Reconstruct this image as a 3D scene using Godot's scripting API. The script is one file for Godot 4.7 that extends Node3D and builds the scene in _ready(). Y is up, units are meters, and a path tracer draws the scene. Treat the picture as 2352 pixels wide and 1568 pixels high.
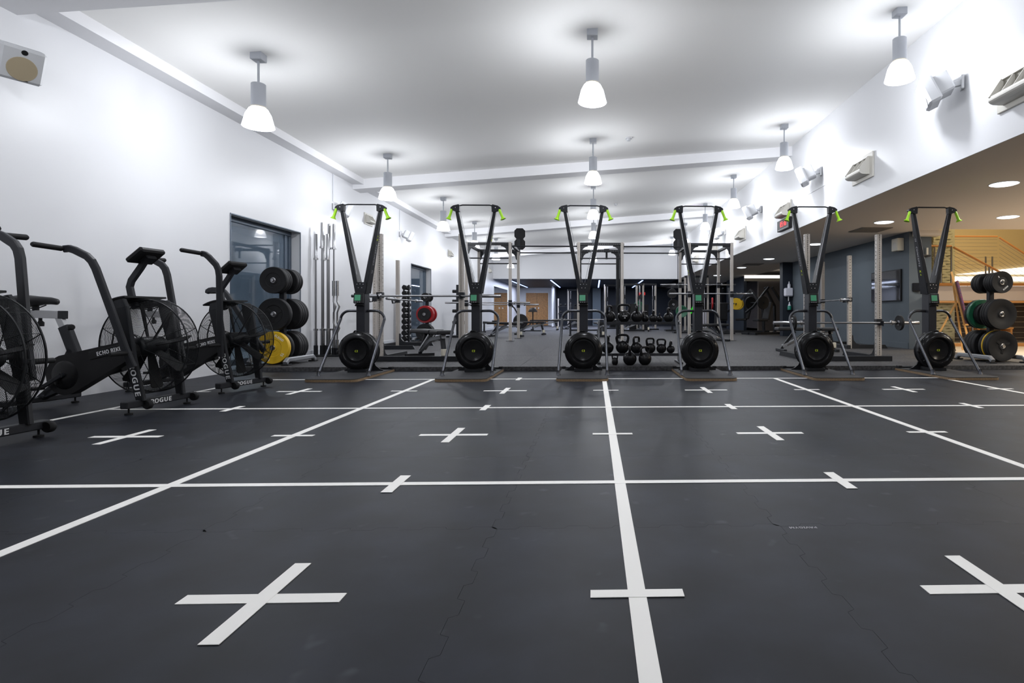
extends Node3D
# A gym hall: black rubber floor with white tape grid, six ski machines, three air bikes, racks and a sloped white ceiling.
# x to the right, y up, -z into the room; depths below are written as positive d = -z.

class MB extends RefCounted:
	var v := PackedVector3Array()
	var n := PackedVector3Array()
	var ix := PackedInt32Array()

	func tri(a: Vector3, b: Vector3, c: Vector3, na: Vector3, nb: Vector3, nc: Vector3) -> void:
		var k := v.size()
		v.append(a); v.append(b); v.append(c)
		n.append(na); n.append(nb); n.append(nc)
		if (b - a).cross(c - a).dot(na + nb + nc) > 0.0:
			ix.append(k); ix.append(k + 2); ix.append(k + 1)
		else:
			ix.append(k); ix.append(k + 1); ix.append(k + 2)

	# flat convex polygon whose normal points along out
	func face(p: Array, out: Vector3) -> void:
		var m := Vector3.ZERO
		for i in range(1, p.size() - 1):
			m += (p[i] - p[0]).cross(p[i + 1] - p[0])
		if m.length_squared() < 1e-18:
			return
		m = m.normalized()
		if m.dot(out) < 0.0:
			m = -m
		for i in range(1, p.size() - 1):
			tri(p[0], p[i], p[i + 1], m, m, m)

	func box(c: Vector3, s: Vector3, bev := 0.0, xf := Transform3D.IDENTITY) -> MB:
		var h := s * 0.5
		var b := minf(bev, minf(h.x, minf(h.y, h.z)) * 0.9)
		var g := h - Vector3(b, b, b)
		for a in 3:
			var a1 := (a + 1) % 3
			var a2 := (a + 2) % 3
			for sg in [-1.0, 1.0]:
				var pts := []
				for q in [[-1, -1], [1, -1], [1, 1], [-1, 1]]:
					var p := Vector3.ZERO
					p[a] = sg * h[a]; p[a1] = q[0] * g[a1]; p[a2] = q[1] * g[a2]
					pts.append(xf * (c + p))
				var o := Vector3.ZERO
				o[a] = sg
				face(pts, xf.basis * o)
				if b > 0.0:
					for s1 in [-1.0, 1.0]:
						var e := []
						for t in [-1.0, 1.0]:
							var p1 := Vector3.ZERO
							p1[a] = sg * h[a]; p1[a1] = s1 * g[a1]; p1[a2] = t * g[a2]
							var p2 := Vector3.ZERO
							p2[a] = sg * g[a]; p2[a1] = s1 * h[a1]; p2[a2] = t * g[a2]
							if t < 0.0:
								e.append(xf * (c + p1)); e.append(xf * (c + p2))
							else:
								e.append(xf * (c + p2)); e.append(xf * (c + p1))
						var o2 := Vector3.ZERO
						o2[a] = sg; o2[a1] = s1
						face(e, xf.basis * o2)
		if b > 0.0:
			for sx in [-1.0, 1.0]:
				for sy in [-1.0, 1.0]:
					for sz in [-1.0, 1.0]:
						face([xf * (c + Vector3(sx * h.x, sy * g.y, sz * g.z)), xf * (c + Vector3(sx * g.x, sy * h.y, sz * g.z)), xf * (c + Vector3(sx * g.x, sy * g.y, sz * h.z))], xf.basis * Vector3(sx, sy, sz))
		return self

	static func frames(path: Array, up := Vector3.UP) -> Array:
		var out := []
		var u := up
		for i in path.size():
			var t: Vector3 = (path[mini(i + 1, path.size() - 1)] - path[maxi(i - 1, 0)]).normalized()
			if absf(u.dot(t)) > 0.98:
				u = Vector3(t.y, t.z, t.x)
			u = (u - t * u.dot(t)).normalized()
			out.append([u, t.cross(u).normalized(), t])
		return out

	func tube(path: Array, r: Variant, seg := 8, caps := true) -> MB:
		var fr := frames(path)
		var m := path.size()
		for i in m - 1:
			var r0: float = r[i] if r is Array else r
			var r1: float = r[i + 1] if r is Array else r
			for j in seg:
				var a0 := TAU * j / seg
				var a1 := TAU * (j + 1) / seg
				var n00: Vector3 = fr[i][0] * cos(a0) + fr[i][1] * sin(a0)
				var n01: Vector3 = fr[i][0] * cos(a1) + fr[i][1] * sin(a1)
				var n10: Vector3 = fr[i + 1][0] * cos(a0) + fr[i + 1][1] * sin(a0)
				var n11: Vector3 = fr[i + 1][0] * cos(a1) + fr[i + 1][1] * sin(a1)
				var p00: Vector3 = path[i] + n00 * r0
				var p01: Vector3 = path[i] + n01 * r0
				var p10: Vector3 = path[i + 1] + n10 * r1
				var p11: Vector3 = path[i + 1] + n11 * r1
				tri(p00, p10, p11, n00, n10, n11)
				tri(p00, p11, p01, n00, n11, n01)
		if caps:
			for e in [[0, -1.0], [m - 1, 1.0]]:
				var k: int = e[0]
				var rr: float = r[k] if r is Array else r
				var pts := []
				for j in seg:
					var a := TAU * j / seg
					pts.append(path[k] + (fr[k][0] * cos(a) + fr[k][1] * sin(a)) * rr)
				face(pts, fr[k][2] * e[1])
		return self

	func cyl(a: Vector3, b: Vector3, r: float, seg := 16) -> MB:
		return tube([a, b], r, seg)

	# rectangle w (across) by h (along up), corners cut by ch, swept along a path
	func bar(path: Array, sizes: Variant, up := Vector3.UP, ch := 0.004) -> MB:
		var fr := frames(path, up)
		var rings := []
		for i in path.size():
			var s: Vector2 = sizes[i] if sizes is Array else sizes
			var c := minf(ch, minf(s.x, s.y) * 0.4)
			var x := s.x * 0.5
			var y := s.y * 0.5
			var ring := []
			for q in [Vector2(x - c, -y), Vector2(x, -y + c), Vector2(x, y - c), Vector2(x - c, y), Vector2(-x + c, y), Vector2(-x, y - c), Vector2(-x, -y + c), Vector2(-x + c, -y)]:
				ring.append(path[i] + fr[i][1] * q.x + fr[i][0] * q.y)
			rings.append(ring)
		for i in path.size() - 1:
			var mid: Vector3 = (path[i] + path[i + 1]) * 0.5
			for j in 8:
				var k := (j + 1) % 8
				var q := [rings[i][j], rings[i + 1][j], rings[i + 1][k], rings[i][k]]
				face(q, (q[0] + q[1] + q[2] + q[3]) * 0.25 - mid)
		face(rings[0], -fr[0][2])
		face(rings[-1], fr[-1][2])
		return self

	# profile of (radius, height) turned round the y axis of xf; corners sharper than 40 degrees stay sharp
	func lathe(prof: Array, seg := 24, xf := Transform3D.IDENTITY, flip := false) -> MB:
		var sn := []
		for i in prof.size() - 1:
			var d: Vector2 = (prof[i + 1] - prof[i])
			sn.append(Vector2(-d.y, d.x).normalized() if flip else Vector2(d.y, -d.x).normalized())
		for i in prof.size() - 1:
			var na: Vector2 = sn[i]
			var nb: Vector2 = sn[i]
			if i > 0 and sn[i - 1].dot(sn[i]) > 0.76:
				na = (sn[i - 1] + sn[i]).normalized()
			if i < sn.size() - 1 and sn[i + 1].dot(sn[i]) > 0.76:
				nb = (sn[i + 1] + sn[i]).normalized()
			var p: Vector2 = prof[i]
			var q: Vector2 = prof[i + 1]
			if p.distance_to(q) < 1e-6:
				continue
			for j in seg:
				var a0 := TAU * j / seg
				var a1 := TAU * (j + 1) / seg
				var c0 := Vector2(cos(a0), sin(a0))
				var c1 := Vector2(cos(a1), sin(a1))
				var f := func(rr: Vector2, cs: Vector2) -> Vector3: return Vector3(rr.x * cs.x, rr.y, rr.x * cs.y)
				var p0: Vector3 = xf * f.call(p, c0)
				var p1: Vector3 = xf * f.call(p, c1)
				var q0: Vector3 = xf * f.call(q, c0)
				var q1: Vector3 = xf * f.call(q, c1)
				var np0: Vector3 = xf.basis * f.call(na, c0)
				var np1: Vector3 = xf.basis * f.call(na, c1)
				var nq0: Vector3 = xf.basis * f.call(nb, c0)
				var nq1: Vector3 = xf.basis * f.call(nb, c1)
				if q.x > 1e-5:
					tri(p0, q0, q1, np0, nq0, nq1)
				if p.x > 1e-5:
					tri(p0, q1, p1, np0, nq1, np1)
		return self

	# polygon in the xy plane of xf, depth along z
	func prism(poly: PackedVector2Array, depth: float, xf := Transform3D.IDENTITY) -> MB:
		var t := Geometry2D.triangulate_polygon(poly)
		for sg in [-1.0, 1.0]:
			var z: float = sg * depth * 0.5
			for i in range(0, t.size(), 3):
				var m: Vector3 = xf.basis * Vector3(0, 0, sg)
				tri(xf * Vector3(poly[t[i]].x, poly[t[i]].y, z), xf * Vector3(poly[t[i + 1]].x, poly[t[i + 1]].y, z), xf * Vector3(poly[t[i + 2]].x, poly[t[i + 2]].y, z), m, m, m)
		var cw := Geometry2D.is_polygon_clockwise(poly)
		for i in poly.size():
			var a := poly[i]
			var b := poly[(i + 1) % poly.size()]
			var o := Vector2(a.y - b.y, b.x - a.x) * (1.0 if cw else -1.0)
			face([xf * Vector3(a.x, a.y, -depth * 0.5), xf * Vector3(b.x, b.y, -depth * 0.5), xf * Vector3(b.x, b.y, depth * 0.5), xf * Vector3(a.x, a.y, depth * 0.5)], xf.basis * Vector3(o.x, o.y, 0))
		return self

	# closed rings of equal length joined into a smooth skin
	func loft(rings: Array, caps := true) -> MB:
		var m: int = rings[0].size()
		var acc := []
		for i in rings.size():
			var row := []
			row.resize(m)
			row.fill(Vector3.ZERO)
			acc.append(row)
		for i in rings.size() - 1:
			var mid := Vector3.ZERO
			for j in m:
				mid += rings[i][j] + rings[i + 1][j]
			mid /= 2.0 * m
			for j in m:
				var k := (j + 1) % m
				var f: Vector3 = (rings[i + 1][k] - rings[i][j]).cross(rings[i][k] - rings[i + 1][j])
				if f.dot((rings[i][j] + rings[i + 1][k]) * 0.5 - mid) < 0.0:
					f = -f
				acc[i][j] += f; acc[i][k] += f; acc[i + 1][j] += f; acc[i + 1][k] += f
		for i in rings.size() - 1:
			for j in m:
				var k := (j + 1) % m
				tri(rings[i][j], rings[i + 1][j], rings[i + 1][k], acc[i][j].normalized(), acc[i + 1][j].normalized(), acc[i + 1][k].normalized())
				tri(rings[i][j], rings[i + 1][k], rings[i][k], acc[i][j].normalized(), acc[i + 1][k].normalized(), acc[i][k].normalized())
		if caps:
			var c0 := Vector3.ZERO
			var c1 := Vector3.ZERO
			for j in m:
				c0 += rings[0][j] / m
				c1 += rings[-1][j] / m
			face(rings[0], c0 - c1)
			face(rings[-1], c1 - c0)
		return self

	func mesh() -> ArrayMesh:
		var a := []
		a.resize(Mesh.ARRAY_MAX)
		a[Mesh.ARRAY_VERTEX] = v
		a[Mesh.ARRAY_NORMAL] = n
		a[Mesh.ARRAY_INDEX] = ix
		var m := ArrayMesh.new()
		m.add_surface_from_arrays(Mesh.PRIMITIVE_TRIANGLES, a)
		return m


var taken := {}
var M := {}
var font: SystemFont
var cache := {}
var rng := RandomNumberGenerator.new()
const LEFT := -4.72
const RIGHT := 3.95
const LOW := 2.42
const RAISED := 0.055

func W(x: float, y: float, d: float) -> Vector3:
	return Vector3(x, y, -d)

func roof(x: float) -> float:
	return 3.78 + 0.083 * x

func numbered(called: String) -> String:
	if not taken.has(called):
		taken[called] = 0
		return called
	taken[called] += 1
	return "%s_%03d" % [called, taken[called]]

func tag(o: Node3D, label: String, category: String, group := "", kind := "") -> Node3D:
	o.set_meta("label", label)
	o.set_meta("category", category)
	if group: o.set_meta("group", group)
	if kind: o.set_meta("kind", kind)
	return o

func thing(called: String, label: String, category: String, at := Vector3.ZERO, turn := 0.0, group := "") -> Node3D:
	var o := Node3D.new()
	o.name = numbered(called)
	add_child(o)
	o.position = at
	o.rotation.y = deg_to_rad(turn)
	return tag(o, label, category, group)

func part(parent: Node3D, called: String, m: Variant, mat: Material) -> MeshInstance3D:
	var o := MeshInstance3D.new()
	o.name = called
	o.mesh = m.mesh() if m is MB else m
	o.material_override = mat
	o.cast_shadow = GeometryInstance3D.SHADOW_CASTING_SETTING_ON
	parent.add_child(o, true)
	return o

# a top-level thing that is one mesh
func single(called: String, label: String, category: String, m: Variant, mat: Material, at := Vector3.ZERO, turn := 0.0, group := "") -> MeshInstance3D:
	var o := part(self, numbered(called), m, mat)
	o.position = at
	o.rotation.y = deg_to_rad(turn)
	tag(o, label, category, group)
	return o

func struct(called: String, m: Variant, mat: Material, label: String, category: String) -> MeshInstance3D:
	var o := part(self, numbered(called), m, mat)
	tag(o, label, category, "", "structure")
	return o

func struct_root(called: String, label: String, category: String) -> Node3D:
	var o := thing(called, label, category)
	o.set_meta("kind", "structure")
	return o

func copy(o: Node3D, called: String, at: Vector3, turn := 0.0, label := "", group := "") -> Node3D:
	var c: Node3D = o.duplicate()
	c.name = numbered(called)
	add_child(c)
	c.position = at
	c.rotation = Vector3(0, deg_to_rad(turn), 0)
	if label: c.set_meta("label", label)
	if group: c.set_meta("group", group)
	return c

func words(parent: Node3D, called: String, s: String, cap: float, mat: Material, xf: Transform3D, bold := true, wide := 1.0) -> MeshInstance3D:
	var key := "%s|%f|%s" % [s, cap, bold]
	if not cache.has(key):
		var t := TextMesh.new()
		t.text = s
		t.font = font
		t.font_size = 40
		t.pixel_size = cap / 28.6
		t.depth = 0.0012
		t.curve_step = 4.0
		cache[key] = t
	var o := part(parent, called, cache[key], mat)
	o.transform = xf * Transform3D(Basis.from_scale(Vector3(wide, 1, 1)), Vector3.ZERO)
	return o

func lin(r: float, g: float, b: float) -> Color:
	return Color(r, g, b).linear_to_srgb()

func mat(called: String, c: Color, rough := 0.5, metal := 0.0) -> StandardMaterial3D:
	var m := StandardMaterial3D.new()
	m.resource_name = called
	m.albedo_color = c
	m.roughness = rough
	m.metallic = metal
	M[called] = m
	return m

func glow(called: String, c: Color, e: float) -> StandardMaterial3D:
	var m := mat(called, c * Color(0.7, 0.7, 0.7), 0.5)
	m.emission_enabled = true
	m.emission = c
	m.emission_energy_multiplier = e
	return m

func noise(freq: float, lo: float, hi: float, kind := FastNoiseLite.TYPE_SIMPLEX, octaves := 4, normal := false, contrast := 0.0) -> NoiseTexture2D:
	var f := FastNoiseLite.new()
	f.noise_type = kind
	f.seed = 7
	f.frequency = freq
	f.fractal_octaves = octaves
	var t := NoiseTexture2D.new()
	t.width = 512
	t.height = 512
	t.seamless = true
	t.noise = f
	if normal:
		t.as_normal_map = true
		t.bump_strength = hi
	else:
		var g := Gradient.new()
		g.set_color(0, Color(lo, lo, lo))
		g.set_color(1, Color(hi, hi, hi))
		if contrast > 0.0:
			g.set_offset(0, contrast)
			g.set_offset(1, 1.0 - contrast * 0.5)
		t.color_ramp = g
	return t

func grain(m: StandardMaterial3D, tex: Texture2D, scale: float) -> StandardMaterial3D:
	m.albedo_texture = tex
	m.uv1_triplanar = true
	m.uv1_world_triplanar = true
	m.uv1_scale = Vector3(scale, scale, scale)
	return m

func lamp_omni(parent: Node3D, at: Vector3, e: float, c: Color, size: float) -> void:
	var l := OmniLight3D.new()
	l.name = "lamp_glow"
	l.light_energy = e
	l.light_color = c
	l.light_size = size
	l.omni_range = 40.0
	l.omni_attenuation = 2.0
	l.shadow_enabled = true
	parent.add_child(l, true)
	l.position = at

func lamp_area(parent: Node3D, at: Vector3, e: float, c: Color, size: Vector2, rot := Vector3(-PI / 2, 0, 0)) -> void:
	var l := AreaLight3D.new()
	l.name = "lamp_panel"
	l.light_energy = e
	l.light_color = c
	l.area_size = size
	l.area_range = 40.0
	l.area_attenuation = 2.0
	l.shadow_enabled = true
	parent.add_child(l, true)
	l.position = at
	l.rotation = rot

# ---------------------------------------------------------------- camera, light

const PENDANT_GLOW := 1.52
const EXPOSURE := 1.0

func view() -> void:
	var cam := Camera3D.new()
	cam.name = "camera"
	add_child(cam)
	cam.position = Vector3(0, 0.75, 0)
	cam.rotation.y = deg_to_rad(-1.55)
	cam.projection = Camera3D.PROJECTION_FRUSTUM
	cam.near = 0.1
	cam.far = 120.0
	cam.size = 1568.0 / 1300.0 * cam.near
	cam.frustum_offset = Vector2(1176.0 - 1400.0, 722.0 - 784.0) / 1300.0 * cam.near
	cam.current = true
	var env := Environment.new()
	env.background_mode = Environment.BG_COLOR
	env.background_color = Color(0, 0, 0)
	env.tonemap_mode = Environment.TONE_MAPPER_LINEAR
	env.tonemap_exposure = EXPOSURE
	env.sdfgi_enabled = true
	env.ssao_enabled = true
	env.ssil_enabled = true
	var we := WorldEnvironment.new()
	we.name = "environment"
	we.environment = env
	add_child(we)

func materials() -> void:
	mat("wall_white", lin(0.70, 0.705, 0.725), 0.42)
	mat("ceiling_white", lin(0.88, 0.875, 0.86), 0.85)
	mat("low_ceiling", lin(0.73, 0.67, 0.61), 0.9)
	mat("beam_white", lin(0.78, 0.78, 0.80), 0.7)
	mat("skirting", lin(0.62, 0.64, 0.68), 0.5)
	var smudge := noise(0.010, 0.62, 1.0, FastNoiseLite.TYPE_SIMPLEX, 6)
	var scuff := noise(0.026, 0, 1, FastNoiseLite.TYPE_SIMPLEX, 3)
	scuff.color_ramp.colors = PackedColorArray([Color(0.30, 0.31, 0.33, 0.0), Color(0.30, 0.31, 0.33, 0.0), Color(0.34, 0.35, 0.37, 0.40)])
	scuff.color_ramp.offsets = PackedFloat32Array([0.0, 0.86, 1.0])
	for k in 3:
		var f := mat("rubber_%d" % k, lin([0.0130, 0.0142, 0.0118][k], [0.0158, 0.0170, 0.0146][k], [0.0245, 0.0257, 0.0228][k]), 0.5)
		grain(f, smudge, 0.45)
		f.detail_enabled = true   # chalk and shoe scuffs on the rubber
		f.detail_albedo = scuff
		f.detail_uv_layer = BaseMaterial3D.DETAIL_UV_2
		f.uv2_triplanar = true
		f.uv2_world_triplanar = true
		f.uv2_scale = Vector3(0.3, 0.3, 0.3)
	var rf := mat("rubber_raised", lin(0.092, 0.091, 0.095), 0.62)
	grain(rf, noise(0.03, 0.55, 1.0, FastNoiseLite.TYPE_SIMPLEX, 5), 1.2)
	mat("rubber_edge", lin(0.03, 0.03, 0.031), 0.8)
	mat("tape", lin(0.93, 0.91, 0.87), 0.55)
	mat("black_steel", lin(0.016, 0.017, 0.020), 0.42)
	mat("black_frame", lin(0.011, 0.012, 0.014), 0.4)
	mat("black_plastic", lin(0.012, 0.012, 0.013), 0.5)
	mat("black_gloss", lin(0.010, 0.010, 0.011), 0.22)
	mat("black_rubber", lin(0.013, 0.013, 0.014), 0.62)
	mat("charcoal", lin(0.024, 0.025, 0.029), 0.42)
	mat("erg_column", lin(0.020, 0.021, 0.026), 0.42)
	mat("padding", lin(0.020, 0.020, 0.022), 0.48)
	mat("upright", lin(0.40, 0.365, 0.33), 0.42, 0.0)
	mat("chrome", lin(0.46, 0.46, 0.47), 0.22, 1.0)
	mat("steel", lin(0.26, 0.26, 0.27), 0.34, 1.0)
	mat("leg_steel", lin(0.075, 0.078, 0.088), 0.3, 0.85)
	mat("silver_paint", lin(0.42, 0.42, 0.43), 0.4, 0.3)
	mat("grey_metal", lin(0.30, 0.31, 0.33), 0.45, 0.3)
	mat("lamp_grey", lin(0.44, 0.46, 0.50), 0.45, 0.0)
	mat("lime", lin(0.36, 0.72, 0.01), 0.4)
	mat("screen_green", lin(0.05, 0.27, 0.14), 0.3)
	mat("print_white", lin(0.75, 0.75, 0.76), 0.6)
	mat("print_grey", lin(0.30, 0.30, 0.32), 0.6)
	mat("print_lime", lin(0.55, 0.68, 0.02), 0.6)
	mat("plate_yellow", lin(0.68, 0.42, 0.008), 0.5)
	mat("plate_red", lin(0.30, 0.010, 0.014), 0.4)
	mat("plate_green", lin(0.012, 0.10, 0.05), 0.4)
	mat("plate_blue", lin(0.01, 0.05, 0.14), 0.4)
	grain(mat("plywood", lin(0.36, 0.24, 0.13), 0.6), noise(0.02, 0.6, 1.0), 6.0)
	mat("mat_top", lin(0.040, 0.040, 0.043), 0.7)
	mat("orange_wood", lin(0.42, 0.20, 0.065), 0.45)
	grain(mat("door_wood", lin(0.52, 0.25, 0.075), 0.5), noise(0.015, 0.75, 1.0), 1.0)
	mat("navy_wall", lin(0.022, 0.027, 0.038), 0.5)
	mat("slate_wall", lin(0.100, 0.119, 0.137), 0.7)
	mat("brown_wall", lin(0.10, 0.085, 0.078), 0.7)
	mat("frame_blue", lin(0.10, 0.13, 0.17), 0.4, 0.3)
	mat("studio", lin(0.30, 0.36, 0.42), 0.7)
	mat("studio_blue", lin(0.02, 0.13, 0.24), 0.6)
	mat("cream", lin(0.62, 0.58, 0.48), 0.5)
	mat("speaker_white", lin(0.60, 0.61, 0.63), 0.4)
	mat("speaker_mesh", lin(0.40, 0.33, 0.22), 0.8)
	mat("diffuser", lin(0.60, 0.58, 0.53), 0.5)
	mat("diffuser_dark", lin(0.26, 0.25, 0.21), 0.7)
	mat("stone", lin(0.48, 0.48, 0.34), 0.8)
	mat("yellow_wall", lin(0.50, 0.42, 0.25), 0.8)
	mat("tile_floor", lin(0.50, 0.44, 0.37), 0.4)
	mat("fascia", lin(0.55, 0.52, 0.55), 0.6)
	var cvm := mat("canvas", Color.WHITE, 0.6)
	var cn := noise(0.012, 0, 1)
	cn.color_ramp.colors = PackedColorArray([lin(0.03, 0.03, 0.05), lin(0.10, 0.07, 0.09), lin(0.40, 0.04, 0.06), lin(0.06, 0.035, 0.13), lin(0.14, 0.12, 0.13)])
	cn.color_ramp.offsets = PackedFloat32Array([0.0, 0.42, 0.58, 0.68, 1.0])
	grain(cvm, cn, 1.6)
	mat("easel_wood", lin(0.62, 0.33, 0.10), 0.5)
	mat("plate_red_bright", lin(0.75, 0.02, 0.02), 0.4)
	mat("grille", lin(0.22, 0.20, 0.18), 0.7)
	mat("mirror", lin(0.80, 0.83, 0.82), 0.02, 1.0)
	mat("tv_glass", lin(0.006, 0.006, 0.008), 0.05)
	mat("white_plastic", lin(0.66, 0.66, 0.74), 0.4)
	mat("sanitiser", lin(0.01, 0.22, 0.16), 0.3)
	var g := mat("glass", Color(0.50, 0.58, 0.66, 0.22), 0.02)
	g.transparency = BaseMaterial3D.TRANSPARENCY_ALPHA
	g.metallic_specular = 0.7
	for k in M:
		if k.begins_with("black") or k.begins_with("rubber") or k in ["erg_column", "charcoal", "padding", "mat_top", "navy_wall", "slate_wall"]:
			M[k].metallic_specular = 0.32
	for k in 3:
		M["rubber_%d" % k].metallic_specular = 0.285
	glow("shade_glow", Color(0.96, 0.97, 1.0), 3.0)
	glow("downlight_glow", Color(0.93, 0.97, 1.0), 3.0)
	glow("led_glow", Color(0.62, 0.72, 1.0), 3.2)
	glow("cove_glow", Color(1.0, 0.97, 0.93), 1.6)
	glow("red_led", Color(1.0, 0.02, 0.05), 1.0)
	glow("green_led", Color(0.1, 1.0, 0.05), 0.8)

func _ready() -> void:
	rng.seed = 11
	font = SystemFont.new()
	font.font_names = PackedStringArray(["Droid Sans"])
	font.font_weight = 700
	view()
	materials()
	shell()
	pendants()
	right_lights()
	tapes()
	ergs()
	bikes()
	free_weights()
	racks()
	rig()
	kettlebells()
	wall_things()
	right_side()
	atrium()
	far_room()

# ---------------------------------------------------------------- the room

func tile_poly(x0: float, x1: float, d0: float, d1: float) -> PackedVector2Array:
	# one interlocking tile in (x, d), toothed on the seams that run at whole metres from (0.65, 2.0)
	var teeth := 6
	var amp := 0.011
	var wave := []
	for k in teeth:
		var a := float(k) / teeth
		var s := 1.0 / teeth
		wave.append_array([Vector2(a + s * 0.02, -amp), Vector2(a + s * 0.46, -amp), Vector2(a + s * 0.54, amp), Vector2(a + s * 0.96, amp)])
	var p := PackedVector2Array()
	for w in wave: p.append(Vector2(x0 + w.x, d0 + w.y))
	for w in wave: p.append(Vector2(x0 + 1.0 + w.y, d0 + w.x))
	for k in range(wave.size() - 1, -1, -1): p.append(Vector2(x0 + wave[k].x, d0 + 1.0 + wave[k].y))
	for k in range(wave.size() - 1, -1, -1): p.append(Vector2(x0 + wave[k].y, d0 + wave[k].x))
	var q := Geometry2D.offset_polygon(p, -0.0004)
	p = q[0]
	var clip := PackedVector2Array([Vector2(LEFT, -1.0), Vector2(6.65, -1.0), Vector2(6.65, 7.57), Vector2(LEFT, 7.57)])
	var cut := Geometry2D.intersect_polygons(p, clip)
	if cut.is_empty():
		return PackedVector2Array()
	var best: PackedVector2Array = cut[0]
	for c in cut:
		if c.size() > best.size(): best = c
	return best

func shell() -> void:
	# front floor: interlocking rubber tiles on a slab
	var fl := struct_root("floor", "black interlocking rubber gym floor", "floor")
	part(fl, "slab", MB.new().box(W(0.965, -0.06, 2.3), Vector3(11.37, 0.08, 10.6)), M.rubber_edge)
	var lay := Transform3D(Basis(Vector3(1, 0, 0), Vector3(0, 0, -1), Vector3(0, 1, 0)), Vector3.ZERO)
	var whole: ArrayMesh
	for i in range(-6, 7):
		for j in range(0, 8):
			var x0 := 0.65 + i
			var d0 := float(j)
			var edge := x0 < LEFT or j == 7 or x0 + 1.0 > 6.6
			var m: ArrayMesh
			if edge or whole == null:
				var p := tile_poly(x0, x0 + 1.0, d0, d0 + 1.0)
				if p.size() < 3: continue
				var o := Vector2(x0, d0)
				for k in p.size(): p[k] -= o
				m = MB.new().prism(p, 0.02, lay).mesh()
				if not edge: whole = m
			else:
				m = whole
			var t := part(fl, "tile", m, M["rubber_%d" % rng.randi_range(0, 2)])
			t.position = W(x0, -0.01, d0)
	words(fl, "lettering", "PAVIGYM", 0.016, M.print_grey, Transform3D(Basis(Vector3(-1, 0, 0), Vector3(0, 0, 1), Vector3(0, 1, 0)), W(0.735, 0.0005, 1.972)))
	# raised floor behind: first rows as tiles, the rest one slab
	var rf := struct_root("floor", "raised dark grey rubber floor of the weights area", "floor")
	part(rf, "slab", MB.new().box(W(1.1, RAISED * 0.5, 24.75), Vector3(11.64, RAISED, 26.4)), M.rubber_raised)
	part(rf, "slab", MB.new().box(W(0.98, 0.015, 9.56), Vector3(11.36, 0.03, 3.9)), M.rubber_edge)
	for i in range(-5, 7):
		for j in 4:
			var a := maxf(i, LEFT + 0.001)
			var b := minf(i + 1.0, 6.65)
			if b - a < 0.02: continue
			part(rf, "tile", MB.new().box(W((a + b) * 0.5, 0.0425, 8.08 + j), Vector3(b - a - 0.003, 0.025, 0.997), 0.002), M.rubber_raised)
	part(rf, "edge_strip", MB.new().box(W(0.98, 0.0275, 7.576), Vector3(11.36, 0.055, 0.012)), M.rubber_raised)
	struct("floor", MB.new().box(W(12.0, -0.02, 11.0), Vector3(10.6, 0.12, 28.0)), M.tile_floor, "pale stone tile floor of the foyer", "floor")
	# walls
	var h := 4.4
	var w := MB.new()
	var segs := [[-3.0, 7.466], [9.227, 14.72], [16.51, 38.0]]
	for s in segs:
		w.box(W(LEFT - 0.095, h * 0.5, (s[0] + s[1]) * 0.5), Vector3(0.19, h, s[1] - s[0]))
	for s in [[7.466, 9.227], [14.72, 16.51]]:
		w.box(W(LEFT - 0.095, (2.07 + h) * 0.5, (s[0] + s[1]) * 0.5), Vector3(0.19, h - 2.07, s[1] - s[0]))
	struct("wall_left", w, M.wall_white, "long white wall beside the air bikes", "wall")
	struct("wall_right", MB.new().box(W(RIGHT + 0.1, (LOW + 4.6) * 0.5, 12.0), Vector3(0.2, 4.2 - LOW, 29.8)).box(W(RIGHT + 0.01, LOW + 0.1, 12.0), Vector3(0.02, 0.2, 29.8)), M.wall_white, "white upper wall above the low dark ceiling", "wall")
	struct("wall_back", MB.new().box(W(-0.4, (LOW + 4.4) * 0.5, 26.7), Vector3(8.64, 4.4 - LOW, 0.3)), M.wall_white, "white wall above the opening to the far gym room", "wall")
	struct("wall_front", MB.new().box(W(3.0, 2.2, -3.1), Vector3(16.0, 4.4, 0.2)), M.wall_white, "white wall behind the viewer", "wall")
	# sloped ceiling
	var xl := LEFT - 0.2
	var xr := RIGHT + 0.2
	struct("ceiling", MB.new().prism(PackedVector2Array([Vector2(xl, roof(xl)), Vector2(xr, roof(xr)), Vector2(xr, roof(xr) + 0.2), Vector2(xl, roof(xl) + 0.2)]), 30.0, Transform3D(Basis.IDENTITY, W(0, 0, 11.9))), M.ceiling_white, "sloping white ceiling", "ceiling")
	struct("trim_1", MB.new().box(W(LEFT + 0.1075, 3.5, 12.0), Vector3(0.215, 0.42, 29.6)), M.beam_white, "white boxed beam along the left wall", "beam")
	var k := 2
	for d in [-2.25, 4.58, 11.38, 18.18, 24.98]:
		var b := -0.19
		struct("trim_%d" % k, MB.new().prism(PackedVector2Array([Vector2(LEFT, roof(LEFT) + b), Vector2(RIGHT, roof(RIGHT) + b), Vector2(RIGHT, roof(RIGHT) + 0.02), Vector2(LEFT, roof(LEFT) + 0.02)]), 0.36, Transform3D(Basis.IDENTITY, W(0, 0, d))), M.beam_white, "white beam crossing under the sloping ceiling", "beam").set_meta("group", "cross beams of the ceiling")
		k += 1
	# skirtings of the left wall
	var sk := MB.new()
	for s in [[9.3, 14.66], [16.57, 26.5]]:
		sk.box(W(LEFT + 0.008, RAISED + 0.05, (s[0] + s[1]) * 0.5), Vector3(0.016, 0.10, s[1] - s[0]), 0.003)
	struct("baseboard_left", sk, M.skirting, "pale grey skirting along the left wall", "skirting")
	# glazed openings in the left wall
	window(1, 7.466, 9.227, "wide glazed opening with blue grey frame behind the plate tree")
	window(2, 14.72, 16.51, "narrow looking glazed opening behind the red plates")
	# the studio seen through the glass
	var st := MB.new()
	st.box(W(-8.6, 1.35, 12.0), Vector3(0.1, 2.9, 16.0))
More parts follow.
